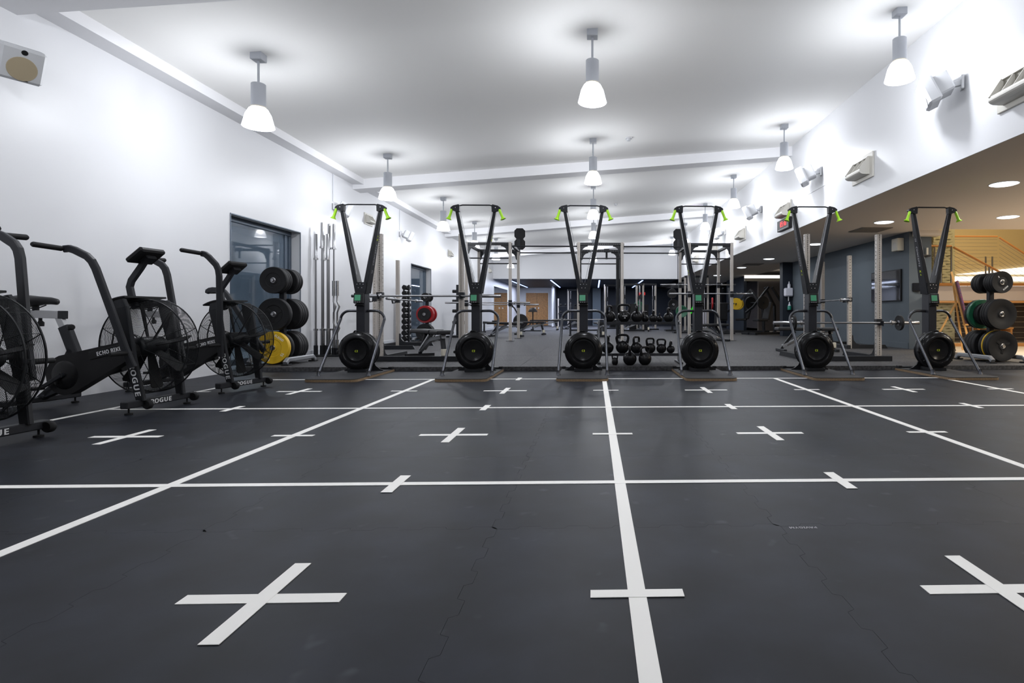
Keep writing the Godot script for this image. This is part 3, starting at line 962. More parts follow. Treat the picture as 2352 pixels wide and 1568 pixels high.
	part(b, "seat_post", MB.new().bar([Vector3(-0.85, 0.74, 0), Vector3(-0.785, 0.60, 0)], Vector2(0.055, 0.035), Vector3(0, 0, 1), 0.003), M.silver_paint)
	var sl := part(b, "seat_slider", MB.new().bar([Vector3(-1.11, 0.755, 0), Vector3(-0.84, 0.748, 0)], Vector2(0.040, 0.062), Vector3.UP, 0.003), M.silver_paint)
	part(sl, "end_cap", MB.new().bar([Vector3(-0.84, 0.748, 0), Vector3(-0.795, 0.747, 0)], Vector2(0.042, 0.064), Vector3.UP, 0.004), M.charcoal)
	part(b, "seat_knob", MB.new().tube([Vector3(-0.77, 0.63, 0), Vector3(-0.71, 0.645, 0.04), Vector3(-0.69, 0.65, 0.05), Vector3(-0.675, 0.652, 0.056)], [0.010, 0.012, 0.024, 0.016], 12), M.black_plastic)
	part(b, "seat_knob", MB.new().tube([Vector3(-1.01, 0.725, 0), Vector3(-1.01, 0.70, 0), Vector3(-1.005, 0.685, 0), Vector3(-1.005, 0.655, 0)], [0.012, 0.012, 0.022, 0.020], 12), M.black_plastic)
	var rings := []
	for s in [[-1.165, 0.850, 0.03, 0.02], [-1.155, 0.848, 0.085, 0.042], [-1.11, 0.848, 0.112, 0.055], [-1.04, 0.850, 0.108, 0.050], [-0.98, 0.850, 0.080, 0.042], [-0.92, 0.852, 0.045, 0.034], [-0.86, 0.850, 0.032, 0.030], [-0.815, 0.842, 0.026, 0.026], [-0.80, 0.836, 0.010, 0.012]]:
		var ring := []
		for j in 20:
			var a := TAU * j / 20.0
			ring.append(Vector3(s[0] - 0.055, s[1] + 0.012 + sin(a) * s[3] * (1.05 if sin(a) < 0.0 else 0.85), cos(a) * s[2]))
		rings.append(ring)
	var seat := part(b, "seat", MB.new().loft(rings), M.padding)
	part(seat, "rail", MB.new().tube([Vector3(-1.13, 0.815, 0.03), Vector3(-1.09, 0.80, 0.03), Vector3(-1.01, 0.80, 0.02), Vector3(-0.95, 0.825, 0.01)], 0.005, 8), M.black_steel)
	part(seat, "clamp", MB.new().cyl(Vector3(-1.05, 0.78, 0), Vector3(-1.05, 0.825, 0), 0.022, 12), M.black_steel)
	# monitor on a bent mast
	part(b, "mast", MB.new().bar([Vector3(-0.20, 0.80, 0), Vector3(-0.235, 0.90, 0), Vector3(-0.25, 0.97, 0), Vector3(-0.235, 1.02, 0), Vector3(-0.16, 1.12, 0), Vector3(-0.12, 1.18, 0)], Vector2(0.05, 0.034), Vector3(0, 0, 1), 0.006), M.charcoal)
	var mx := Transform3D(Basis(Vector3(0, 0, 1), deg_to_rad(38)), Vector3(-0.115, 1.215, 0))
	var mon := part(b, "monitor", MB.new().box(Vector3.ZERO, Vector3(0.165, 0.045, 0.225), 0.012, mx), M.black_plastic)
	part(mon, "screen", MB.new().box(Vector3(-0.01, 0.0235, 0), Vector3(0.10, 0.003, 0.16), 0.001, mx), M.tv_glass)
	part(mon, "bracket", MB.new().box(Vector3(0.0, -0.035, 0), Vector3(0.07, 0.03, 0.09), 0.005, mx), M.black_steel)
	# three bikes: the body is shared, the two handle arms swing against each other
	var spots := [[-3.45, 4.59, -5.0, 22.0, 23.0, "black air bike standing between the two others"], [-3.49, 5.73, -9.0, 2.0, 47.0, "black air bike standing in front of the yellow plate"], [-3.42, 3.29, -4.0, 15.0, 19.0, "black air bike standing furthest from the window plate tree"]]
	var all := [b]
	for i in 2:
		all.append(copy(b, "air_bike", Vector3.ZERO, 0))
	for i in 3:
		var o: Node3D = all[i]
		var s: Array = spots[i]
		o.position = W(s[0], 0, s[1])
		o.rotation.y = deg_to_rad(s[2])
		o.set_meta("label", s[5])
		bike_arm(o, 0.245, s[3])
		bike_arm(o, -0.245, s[4])

# ---------------------------------------------------------------- free weights

func zaxis(at := Vector3.ZERO) -> Transform3D:   # lathe axis laid along +z
	return Transform3D(Basis(Vector3(1, 0, 0), Vector3(0, 0, 1), Vector3(0, -1, 0)), at)

func xaxis(at := Vector3.ZERO) -> Transform3D:   # lathe axis laid along +x
	return Transform3D(Basis(Vector3(0, -1, 0), Vector3(1, 0, 0), Vector3(0, 0, 1)), at)

func plate_mesh(r: float, t: float, ribs: bool) -> ArrayMesh:
	var key := "plate%f|%f|%s" % [r, t, ribs]
	if not cache.has(key):
		var h := t * 0.5
		var prof := [Vector2(0.026, h * 0.9), Vector2(0.055, h * 0.9), Vector2(0.060, h * 0.72), Vector2(r * 0.52, h * 0.72), Vector2(r * 0.56, h * 0.95), Vector2(r * 0.90, h * 0.95), Vector2(r * 0.93, h), Vector2(r * 0.975, h), Vector2(r, h * 0.7), Vector2(r, -h * 0.7), Vector2(r * 0.975, -h), Vector2(r * 0.93, -h), Vector2(r * 0.90, -h * 0.95), Vector2(0.026, -h * 0.9)]
		var m := MB.new().lathe(prof, 48, zaxis(), true)
		if ribs:
			for k in 3:
				var a := TAU * k / 3.0 + 0.4
				m.box(Vector3.ZERO, Vector3(r * 0.30, r * 0.16, h * 0.5), 0.004, Transform3D(Basis(Vector3(0, 0, 1), a), Vector3(cos(a) * r * 0.36, sin(a) * r * 0.36, h * 0.68)))
		cache[key] = m.mesh()
	return cache[key]

func weight_plate(label: String, group: String, r: float, t: float, m: Material, at: Vector3, turn := 0.0, ribs := false) -> Node3D:
	var o := thing("weight_plate", label, "weight plate", at, turn, group)
	part(o, "disc", plate_mesh(r, t, ribs), m)
	if not cache.has("hub"):
		cache.hub = MB.new().lathe([Vector2(0.024, 0.5), Vector2(0.030, 0.52), Vector2(0.037, 0.5), Vector2(0.037, -0.5), Vector2(0.024, -0.5), Vector2(0.024, 0.5)], 24, zaxis(), true).mesh()
	var h := part(o, "steel_hub", cache.hub, M.chrome)
	h.scale = Vector3(1, 1, t)
	return o

func plate_tree(label: String, at: Vector3, top: float, pegs: Array) -> Node3D:
	var o := thing("plate_tree", label, "weight tree", at)
	part(o, "post", MB.new().box(Vector3(0, (top + 0.08) * 0.5, 0), Vector3(0.075, top - 0.08, 0.075), 0.008), M.charcoal)
	part(o, "crossbeam", MB.new().box(Vector3(0, 0.075, 0), Vector3(0.44, 0.06, 0.07), 0.006), M.charcoal)
	for sx in [-1.0, 1.0]:
		var f := part(o, "foot", MB.new().bar([Vector3(sx * 0.245, 0.03, -0.40), Vector3(sx * 0.245, 0.075, -0.34), Vector3(sx * 0.245, 0.075, 0.34), Vector3(sx * 0.245, 0.03, 0.40)], Vector2(0.062, 0.06), Vector3.UP, 0.012), M.grey_metal)
		for z in [-0.37, 0.37]:
			part(f, "foot_plate", MB.new().box(Vector3(sx * 0.245, 0.01, z), Vector3(0.10, 0.016, 0.10), 0.004), M.black_rubber)
	for y in pegs:
		part(o, "peg", MB.new().tube([Vector3(0, y, -0.312), Vector3(0, y, -0.308), Vector3(0, y, 0.274), Vector3(0, y, 0.278)], [0.018, 0.0225, 0.0225, 0.018], 16), M.chrome)
	return o

func hang_plates(tree: Vector3, y: float, side: float, start: float, list: Array, group: String) -> void:
	var z := start
	for p in list:
		var t: float = p[1]
		var o := weight_plate(p[3], group, p[0], t, M[p[2]], tree + Vector3(0, y - (0.0225 if p.size() < 5 else p[4]) + 0.0225, side * (z + t * 0.5)), 0.0, p.size() > 5)
		if side < 0.0: o.rotation.y = PI
		z += t + 0.002

func barbell_mesh(length := 2.2) -> Array:
	var key := "bar%f" % length
	if not cache.has(key):
		var h := length * 0.5
		cache[key] = [MB.new().cyl(Vector3(-h + 0.42, 0, 0), Vector3(h - 0.42, 0, 0), 0.014, 12).mesh(),
			MB.new().lathe([Vector2(0, h), Vector2(0.022, h), Vector2(0.025, h - 0.004), Vector2(0.025, h - 0.40), Vector2(0.037, h - 0.40), Vector2(0.037, h - 0.43), Vector2(0.014, h - 0.435)], 16, xaxis(), true).mesh()]
	return cache[key]

func barbell(called: String, label: String, at: Vector3, turn := 0.0, length := 2.2, group := "") -> Node3D:
	var o := thing(called, label, "barbell", at, turn, group)
	var m := barbell_mesh(length)
	part(o, "shaft", m[0], M.steel)
	part(o, "sleeve", m[1], M.chrome)
	var s := part(o, "sleeve", m[1], M.chrome)
	s.rotation.y = PI
	return o

func free_weights() -> void:
	# tree by the glazed opening
	var at := W(-4.44, RAISED, 8.20)
	plate_tree("dark plate tree with black and yellow bumper plates by the window", at, 1.29, [0.235, 0.70, 1.17])
	var g := "plates on the tree by the window"
	var small := "small black bumper plate on the top peg of window plate tree"
	var mid := "black bumper plate on the middle peg of window plate tree"
	var low := "black bumper plate on the bottom peg of window plate tree"
	hang_plates(at, 1.17, 1.0, 0.08, [[0.18, 0.05, "black_rubber", small], [0.18, 0.05, "black_rubber", small], [0.185, 0.075, "black_rubber", small]], g)
	hang_plates(at, 1.17, -1.0, 0.045, [[0.18, 0.055, "black_rubber", small], [0.18, 0.055, "black_rubber", small], [0.18, 0.055, "black_rubber", small]], g)
	hang_plates(at, 0.70, 1.0, 0.16, [[0.225, 0.085, "black_rubber", "thick black bumper plate with grip slots facing the bikes", 0.0225, true]], g)
	hang_plates(at, 0.70, -1.0, 0.045, [[0.225, 0.06, "black_rubber", mid], [0.225, 0.06, "black_rubber", mid], [0.225, 0.06, "black_rubber", mid], [0.225, 0.06, "black_rubber", mid]], g)
	hang_plates(at, 0.235, 1.0, 0.10, [[0.222, 0.07, "black_rubber", low]], g)
	var yp := weight_plate("yellow bumper plate with white lettering on the bottom peg", g, 0.225, 0.075, M.plate_yellow, at + Vector3(0, 0.235, 0.235))
	for q in [[55.0, "ELEIKO", 0.030], [235.0, "ELEIKO", 0.030], [-35.0, "15", 0.036]]:
		var a := deg_to_rad(q[0])
		words(yp, "lettering", q[1], q[2], M.print_white, Transform3D(Basis(Vector3(0, 0, 1), a - PI / 2), Vector3(cos(a) * 0.165, sin(a) * 0.165, 0.0365)))
	hang_plates(at, 0.235, -1.0, 0.045, [[0.222, 0.06, "black_rubber", low], [0.222, 0.06, "black_rubber", low], [0.222, 0.06, "black_rubber", low], [0.222, 0.06, "black_rubber", low]], g)
	# upright barbells in a floor holder
	var hb := thing("barbell_holder", "black floor holder of upright barbells against the white wall", "barbell rack", W(-4.46, RAISED, 9.62))
	part(hb, "base", MB.new().box(Vector3(0.05, 0.012, 0), Vector3(0.50, 0.024, 0.34), 0.006), M.black_steel)
	var xs := [-4.637, -4.58, -4.535, -4.485, -4.445, -4.403]
	var zs := [9.56, 9.70, 9.56, 9.70, 9.56, 9.70]
	var hs := [2.01, 2.01, 2.2, 2.2, 2.01, 2.2]
	for i in 6:
		part(hb, "socket", MB.new().lathe([Vector2(0.027, 0.02), Vector2(0.027, 0.18), Vector2(0.033, 0.18), Vector2(0.033, 0.02)], 14, Transform3D(Basis.IDENTITY, Vector3(xs[i] + 4.46, 0, 9.62 - zs[i]))), M.black_steel)
		var bb := barbell("upright_barbell", "steel barbell standing upright in the floor holder", W(xs[i], RAISED + 0.026 + hs[i] * 0.5, zs[i]), 0, hs[i], "upright barbells by the wall")
		bb.rotation = Vector3(0, 0, PI / 2)
	for q in [[-4.345, 9.56], [-4.285, 9.56]]:
		part(hb, "socket", MB.new().lathe([Vector2(0.027, 0.02), Vector2(0.027, 0.14), Vector2(0.033, 0.14), Vector2(0.033, 0.02)], 14, Transform3D(Basis.IDENTITY, Vector3(q[0] + 4.46, 0, 9.62 - q[1]))), M.black_steel)
		var z := thing("curl_bar", "short zigzag curl bar standing upright in the floor holder", "barbell", W(q[0], RAISED + 0.026, q[1]), 0, "upright curl bars by the wall")
		for s in [0.0, 0.98]:
			part(z, "sleeve", MB.new().lathe([Vector2(0, s), Vector2(0.025, s), Vector2(0.025, s + 0.25), Vector2(0, s + 0.25)], 14), M.chrome)
		part(z, "shaft", MB.new().tube([Vector3(0, 0.24, 0), Vector3(0, 0.36, 0), Vector3(0.035, 0.44, 0), Vector3(0.0, 0.53, 0), Vector3(0, 0.70, 0), Vector3(0.035, 0.80, 0), Vector3(0, 0.88, 0), Vector3(0, 0.99, 0)], 0.014, 10), M.chrome)
	# dumbbell tower
	var dt := thing("dumbbell_tower", "narrow black tower of stacked dumbbells by the white wall", "dumbbell rack", W(-4.47, RAISED, 13.6))
	part(dt, "base", MB.new().box(Vector3(0, 0.02, 0), Vector3(0.40, 0.04, 0.5), 0.006), M.black_steel)
	for sx in [-0.06, 0.06]:
		part(dt, "post", MB.new().box(Vector3(sx, 0.72, 0), Vector3(0.03, 1.36, 0.05), 0.004), M.black_steel)
	var db: Node3D
	for i in 10:
		var y := 0.125 + i * 0.134
		part(dt, "cradle", MB.new().box(Vector3(0, y - 0.028, 0), Vector3(0.16, 0.012, 0.09), 0.003), M.black_steel)
		var sc := lerpf(1.13, 1.00, i / 9.0)
		var p := W(-4.47, RAISED + y, 13.6)
		if db == null:
			db = thing("dumbbell", "black round head dumbbell racked in the narrow tower", "dumbbell", p, 0, "dumbbells in the tower by the wall")
			part(db, "handle", MB.new().cyl(Vector3(0, 0, -0.07), Vector3(0, 0, 0.07), 0.016, 12), M.chrome)
			for s in [-1.0, 1.0]:
				var hd := MB.new().lathe([Vector2(0, 0.065), Vector2(0.035, 0.065), Vector2(0.052, 0.075), Vector2(0.058, 0.09), Vector2(0.058, 0.15), Vector2(0.052, 0.165), Vector2(0, 0.168)], 20, zaxis(), true)
				var h := part(db, "head", hd, M.black_gloss)
				h.rotation.y = 0.0 if s > 0.0 else PI
			db.scale = Vector3(sc, sc, sc)
		else:
			copy(db, "dumbbell", p).scale = Vector3(sc, sc, sc)
	# tree with red plates
	at = W(-4.37, RAISED, 14.95)
	plate_tree("dark plate tree holding red bumper plates by the far glazed opening", at, 1.25, [0.235, 0.70, 1.14])
	g = "plates on the red plate tree"
	hang_plates(at, 1.14, 1.0, 0.10, [[0.115, 0.05, "black_rubber", "small black plate on top peg of the red plate tree"], [0.115, 0.05, "black_rubber", "small black plate on top peg of the red plate tree"]], g)
	hang_plates(at, 1.14, -1.0, 0.10, [[0.115, 0.05, "black_rubber", "small black plate on top peg of the red plate tree"]], g)
	hang_plates(at, 0.70, 1.0, 0.10, [[0.225, 0.065, "plate_red", "red bumper plate on the middle peg of the far plate tree"], [0.225, 0.065, "plate_red", "red bumper plate on the middle peg of the far plate tree"], [0.165, 0.05, "black_rubber", "black plate in front of the red bumper plates"]], g)
	hang_plates(at, 0.70, -1.0, 0.06, [[0.225, 0.065, "plate_red", "red bumper plate on the middle peg of the far plate tree"]], g)
	hang_plates(at, 0.235, 1.0, 0.06, [[0.222, 0.07, "black_rubber", "black bumper plate under the red plates"], [0.222, 0.07, "black_rubber", "black bumper plate under the red plates"], [0.222, 0.07, "black_rubber", "black bumper plate under the red plates"]], g)
	# tree on the right
	at = W(5.93, RAISED, 8.32)
	plate_tree("dark plate tree with green and yellow striped stack near the foyer", at, 1.28, [0.235, 0.70, 1.165])
	g = "plates on the tree near the foyer"
	var t1 := "small black plate on top peg of the foyer plate tree"
	var t2 := "black bumper plate on middle peg of the foyer plate tree"
	var t3 := "black bumper plate on bottom peg of the foyer plate tree"
	hang_plates(at, 1.165, 1.0, 0.05, [[0.15, 0.05, "black_rubber", t1], [0.15, 0.05, "black_rubber", t1], [0.155, 0.05, "black_rubber", t1]], g)
	var top := weight_plate("small black plate with white lettering topping the foyer tree", g, 0.16, 0.045, M.black_rubber, at + Vector3(0, 1.165, 0.235))
	words(top, "lettering", "ELEIKO", 0.020, M.print_white, Transform3D(Basis(Vector3(0, 0, 1), deg_to_rad(40)), Vector3(0.045, -0.085, 0.022)))
	words(top, "lettering", "5", 0.026, M.print_white, Transform3D(Basis(Vector3(0, 0, 1), deg_to_rad(20)), Vector3(-0.055, 0.075, 0.022)))
	hang_plates(at, 1.165, -1.0, 0.045, [[0.15, 0.06, "black_rubber", t1], [0.15, 0.06, "black_rubber", t1], [0.15, 0.06, "black_rubber", t1]], g)
	hang_plates(at, 0.70, 1.0, 0.08, [[0.222, 0.05, "black_rubber", t2], [0.222, 0.05, "black_rubber", t2], [0.225, 0.065, "black_rubber", t2]], g)
	hang_plates(at, 0.70, -1.0, 0.05, [[0.165, 0.05, "black_rubber", "smaller black plate beside the green bumper plate"], [0.165, 0.05, "black_rubber", "smaller black plate beside the green bumper plate"], [0.225, 0.06, "plate_green", "green bumper plate on the foyer plate tree"], [0.222, 0.06, "black_rubber", t2]], g)
	hang_plates(at, 0.235, 1.0, 0.045, [[0.222, 0.07, "black_rubber", t3], [0.225, 0.022, "plate_yellow", "thin yellow bumper plate between black ones"], [0.222, 0.06, "black_rubber", t3], [0.222, 0.065, "black_rubber", "black bumper plate with grip slots on the foyer tree bottom peg", 0.0225, true]], g)
	hang_plates(at, 0.235, -1.0, 0.045, [[0.222, 0.065, "black_rubber", t3], [0.222, 0.065, "black_rubber", t3], [0.222, 0.065, "black_rubber", t3], [0.222, 0.065, "black_rubber", t3]], g)

# ---------------------------------------------------------------- racks and rig

func perforated(h: float, w := 0.075, pitch := 0.0285, hole := 0.0088) -> ArrayMesh:
	var key := "perf%f|%f|%f" % [h, w, pitch]
	if cache.has(key): return cache[key]
	var m := MB.new()
	var hw := w * 0.5
	var c := 0.005
	for f in 4:
		var b := Basis(Vector3.UP, f * PI / 2)
		var nn := b * Vector3(0, 0, 1)
		var cells := int(h / (pitch * (1.0 if f % 2 == 0 else 2.0)))
		var ph := h / cells
		for i in cells:
			var y0 := i * ph
			var cy := y0 + ph * 0.5
			var sq := []
			var oc := []
			for q in [Vector2(1, 0), Vector2(1, 1), Vector2(0, 1), Vector2(-1, 1), Vector2(-1, 0), Vector2(-1, -1), Vector2(0, -1), Vector2(1, -1)]:
				sq.append(b * Vector3(q.x * (hw - c), cy + q.y * ph * 0.5, hw))
				var u: Vector2 = q.normalized() * hole
				oc.append(b * Vector3(u.x, cy + u.y, hw))
			for j in 8:
				var k := (j + 1) % 8
				m.tri(oc[j], sq[j], sq[k], nn, nn, nn)
				m.tri(oc[j], sq[k], oc[k], nn, nn, nn)
		m.face([b * Vector3(hw - c, 0, hw), b * Vector3(hw - c, h, hw), b * Vector3(hw, h, hw - c), b * Vector3(hw, 0, hw - c)], b * Vector3(1, 0, 1))
	m.face([Vector3(hw, h, hw), Vector3(-hw, h, hw), Vector3(-hw, h, -hw), Vector3(hw, h, -hw)], Vector3.UP)
	cache[key] = m.mesh()
	return cache[key]

func upright(parent: Node3D, at: Vector3, h: float, mt: Material, turn := 0.0) -> MeshInstance3D:
	var o := part(parent, "upright", perforated(h), mt)
	o.position = at
	o.rotation.y = turn
	return o

# rack whose uprights stand along x at z = 0 and whose feet run back to -z
func squat_rack(label: String, at: Vector3, turn: float, span: float, hook: float, foot := 1.15) -> Node3D:
	var o := thing("squat_rack", label, "squat rack", at, turn)
	for sx in [-1.0, 1.0]:
		var x: float = sx * span * 0.5
		upright(o, Vector3(x, 0.0, 0), 1.90, M.upright)
		var ft := part(o, "foot", MB.new().prism(PackedVector2Array([Vector2(0.04, 0), Vector2(foot, 0), Vector2(foot - 0.05, 0.075), Vector2(0.04, 0.075)]), 0.075, Transform3D(Basis(Vector3(0, 0, -1), Vector3.UP, Vector3(1, 0, 0)), Vector3(x, 0, 0))), M.black_steel)
		part(ft, "gusset", MB.new().prism(PackedVector2Array([Vector2(0.04, 0.07), Vector2(0.22, 0.07), Vector2(0.13, 0.10), Vector2(0.075, 0.17), Vector2(0.06, 0.27), Vector2(0.04, 0.27)]), 0.07, Transform3D(Basis(Vector3(0, 0, -1), Vector3.UP, Vector3(1, 0, 0)), Vector3(x, 0, 0))), M.black_steel)
		var jc := part(o, "hook", MB.new().box(Vector3(x, hook + 0.03, 0.0), Vector3(0.092, 0.085, 0.092), 0.006), M.black_steel)
		part(jc, "cradle", MB.new().bar([Vector3(x, hook + 0.03, 0.045), Vector3(x, hook - 0.02, 0.06), Vector3(x, hook - 0.02, 0.115), Vector3(x, hook + 0.045, 0.125)], Vector2(0.05, 0.010), Vector3(0, 1, 0.2), 0.002), M.black_steel)
	part(o, "floor_beam", MB.new().box(Vector3(0, 0.0375, 0.075), Vector3(span + 0.32, 0.075, 0.075), 0.005), M.black_steel)
	return o

func bench(label: String, at: Vector3, turn: float, length := 1.15, group := "") -> Node3D:
	var o := thing("weight_bench", label, "weight bench", at, turn, group)
	part(o, "seat_pad", MB.new().box(Vector3(0, 0.42, length * 0.34), Vector3(0.27, 0.065, length * 0.28), 0.018), M.padding)
	part(o, "back_pad", MB.new().box(Vector3(0, 0.425, -length * 0.16), Vector3(0.27, 0.065, length * 0.68), 0.018), M.padding)
	part(o, "spine", MB.new().bar([Vector3(0, 0.36, length * 0.42), Vector3(0, 0.30, 0), Vector3(0, 0.10, -length * 0.40)], Vector2(0.06, 0.06), Vector3(1, 0, 0), 0.005), M.grey_metal)
	var legs := MB.new()
	legs.bar([Vector3(0, 0.38, length * 0.36), Vector3(0, 0.05, length * 0.44)], Vector2(0.06, 0.06), Vector3(1, 0, 0), 0.005)
	legs.box(Vector3(0, 0.03, length * 0.44), Vector3(0.42, 0.05, 0.06), 0.005)
	part(o, "front_leg", legs, M.black_steel)
	part(o, "rear_leg", MB.new().box(Vector3(0, 0.03, -length * 0.42), Vector3(0.48, 0.05, 0.06), 0.005).bar([Vector3(0, 0.05, -length * 0.42), Vector3(0, 0.38, -length * 0.20)], Vector2(0.05, 0.05), Vector3(1, 0, 0), 0.005), M.black_steel)
	part(o, "strut", MB.new().bar([Vector3(0.05, 0.12, -length * 0.33), Vector3(0.05, 0.38, length * 0.02)], Vector2(0.03, 0.02), Vector3(1, 0, 0), 0.003).bar([Vector3(-0.05, 0.12, -length * 0.33), Vector3(-0.05, 0.38, length * 0.02)], Vector2(0.03, 0.02), Vector3(1, 0, 0), 0.003), M.chrome)
	part(o, "label_block", MB.new().box(Vector3(0, 0.12, length * 0.44), Vector3(0.09, 0.10, 0.07), 0.004), M.cream)
	return o

func racks() -> void:
	squat_rack("squat rack with pale perforated uprights behind the ski machines, by the wall side", W(-2.60, RAISED, 8.57), 0, 1.21, 0.955)
	barbell("barbell", "empty barbell resting on the rack by the white wall", W(-2.49, 1.025, 8.48), 0)
	bench("black adjustable weight bench inside the rack by the white wall", W(-2.58, RAISED, 9.05), 38.0, 1.15)
	squat_rack("squat rack with pale uprights holding a low barbell, near the slate wall", W(3.74, RAISED, 8.43), 0, 1.09, 0.555)
	var lb := barbell("barbell", "barbell with small end plates on the low rack hooks", W(3.76, 0.625, 8.34), 0)
	for s in [[-0.80, 270.0], [0.80, 90.0]]:
		var wp := weight_plate("small black plate loaded on the low barbell", "plates on the low barbell", 0.113, 0.035, M.black_rubber, W(3.76 + s[0], 0.625, 8.34), s[1])
		words(wp, "lettering", "ELEIKO", 0.018, M.print_white, Transform3D(Basis.IDENTITY, Vector3(0, 0.070, 0.018)))
	bench("black flat bench standing across behind the low barbell", W(3.98, RAISED, 10.5), 90.0, 1.15)
	# racks turned towards the side walls
	squat_rack("squat rack turned sideways against the white wall", W(-4.37, RAISED, 12.07), 90.0, 1.30, 0.97, 0.80).scale = Vector3(1, 1, -1)
	barbell("barbell", "empty barbell on the rack turned to the white wall", W(-3.92, 1.05, 11.9), 90.0, 2.2)
	squat_rack("squat rack turned sideways against the slate wall", W(5.23, RAISED, 12.15), 90.0, 1.36, 0.97, 0.78).scale = Vector3(1, 1, -1)
	barbell("barbell", "empty barbell on the rack turned to the slate wall", W(5.04, 1.045, 12.1), 90.0, 2.2)

func bracket(sx: float) -> PackedVector2Array:
	var p := PackedVector2Array([Vector2(0, 0), Vector2(sx * 0.20, 0)])
	for i in 7:
		var a := deg_to_rad(90.0 + i * 15.0)
		p.append(Vector2(sx * 0.20 + sx * cos(a) * 0.16, -0.20 + sin(a) * 0.17))
	p.append(Vector2(0, -0.25))
	return p

func rig() -> void:
	var o := thing("pull_up_rig", "large rig of pale perforated uprights joined by black pull-up bars", "rig", W(0, RAISED, 0))
	var top := 2.59
	var cells := [[-3.34, -2.20, M.upright], [-0.41, 0.735, M.black_frame], [2.51, 3.64, M.upright]]
	for c in cells:
		for z in [14.9, 16.5]:
			for x in [c[0], c[1]]:
				upright(o, W(x, 0, z), top, M.upright if z < 15.0 else c[2])
				part(o, "floor_plate", MB.new().box(W(x, 0.005, z), Vector3(0.20, 0.01, 0.20), 0.002), M.black_steel)
			var w: float = c[1] - c[0]
			var bm := part(o, "top_beam", perforated(w - 0.08, 0.07, 0.05), M.black_steel)
			bm.transform = Transform3D(Basis(Vector3(0, 0, 1), -PI / 2), W(c[0] + 0.04, top - 0.045, z))
			for q in [[c[0] + 0.04, 1.0], [c[1] - 0.04, -1.0]]:
				part(o, "corner_bracket", MB.new().prism(bracket(q[1]), 0.012, Transform3D(Basis.IDENTITY, W(q[0], top - 0.08, z))), M.black_steel)
			part(o, "pull_up_bar", MB.new().cyl(W(c[0] + 0.03, 2.17, z), W(c[1] - 0.03, 2.17, z), 0.017, 12), M.black_steel)
		for x in [c[0], c[1]]:
			var sb := part(o, "side_beam", perforated(1.52, 0.07, 0.05), M.black_steel)
			sb.transform = Transform3D(Basis(Vector3(1, 0, 0), -PI / 2), W(x, top - 0.045, 14.94))
	for q in [[-2.20, -0.41], [0.735, 2.51]]:
		for z in [14.9, 16.5]:
			part(o, "pull_up_bar", MB.new().cyl(W(q[0] + 0.03, 2.485, z), W(q[1] - 0.03, 2.485, z), 0.018, 12), M.black_steel)
			for x in [q[0] + 0.045, q[1] - 0.045]:
				part(o, "bar_flange", MB.new().box(W(x, 2.485, z), Vector3(0.012, 0.16, 0.07), 0.002), M.black_steel)
	# octagonal ball targets above the rear uprights
	for x in [-2.15, 2.46]:
		var oct := PackedVector2Array()
		for cy in [0.0]:
			oct = PackedVector2Array([Vector2(-0.155, 0.085), Vector2(-0.085, 0.155), Vector2(0.085, 0.155), Vector2(0.155, 0.085), Vector2(0.155, -0.085), Vector2(0.095, -0.155), Vector2(0.155, -0.225), Vector2(0.155, -0.395), Vector2(0.085, -0.465), Vector2(-0.085, -0.465), Vector2(-0.155, -0.395), Vector2(-0.155, -0.225), Vector2(-0.095, -0.155), Vector2(-0.155, -0.085)])
		var tg := part(o, "ball_target", MB.new().prism(oct, 0.02, Transform3D(Basis.IDENTITY, W(x, 3.03, 16.42))), M.black_plastic)
		part(tg, "support", MB.new().box(W(x - 0.02, 2.72, 16.40), Vector3(0.09, 0.32, 0.03), 0.003), M.black_steel)
	# lat pulley of the middle cell
	part(o, "pulley", MB.new().box(W(0.36, 2.55, 16.45), Vector3(0.16, 0.10, 0.10), 0.01).cyl(W(0.36, 2.50, 16.45), W(0.36, 2.30, 16.45), 0.03, 10), M.black_steel)
	part(o, "cable_column", MB.new().box(W(0.66, 1.2, 16.3), Vector3(0.06, 2.4, 0.05), 0.005), M.black_frame)
	# hooks that carry the bars
	for q in [[-3.34, 14.9, 0.96], [-2.20, 14.9, 0.96], [2.51, 14.9, 1.20], [3.64, 14.9, 1.20], [-3.34, 16.5, 0.94], [-2.20, 16.5, 0.94], [2.51, 16.5, 1.52], [3.64, 16.5, 1.52]]:
		part(o, "hook", MB.new().box(W(q[0], q[2] + 0.03, q[1]), Vector3(0.09, 0.16, 0.09), 0.005).bar([W(q[0], q[2] - 0.02, q[1] - 0.045), W(q[0], q[2] - 0.02, q[1] - 0.115), W(q[0], q[2] + 0.04, q[1] - 0.125)], Vector2(0.05, 0.010), Vector3(0, 1, 0.2), 0.002), M.black_steel)
	barbell("barbell", "empty barbell on the left front hooks of the rig", W(-2.77, RAISED + 1.0, 14.81))
	barbell("barbell", "empty barbell on the left rear hooks of the rig", W(-2.70, RAISED + 0.98, 16.41))
	barbell("barbell", "empty barbell on the right front hooks of the rig", W(3.07, RAISED + 1.24, 14.81))
	barbell("barbell", "empty barbell on the right rear hooks of the rig", W(3.03, RAISED + 1.56, 16.41))
	bench("black weight bench inside the left bay of the rig", W(-2.75, RAISED, 17.6), 75.0, 1.15, "benches round the rig")
	bench("black weight bench inside the right bay of the rig", W(2.95, RAISED, 14.4), -60.0, 1.1, "benches round the rig")
	bench("black weight bench behind the middle bay", W(0.2, RAISED, 17.8), 10.0, 1.1, "benches round the rig")
	bench("black weight bench alone on the open floor beyond the rig", W(-2.2, RAISED, 19.5), 80.0, 1.1, "benches round the rig")

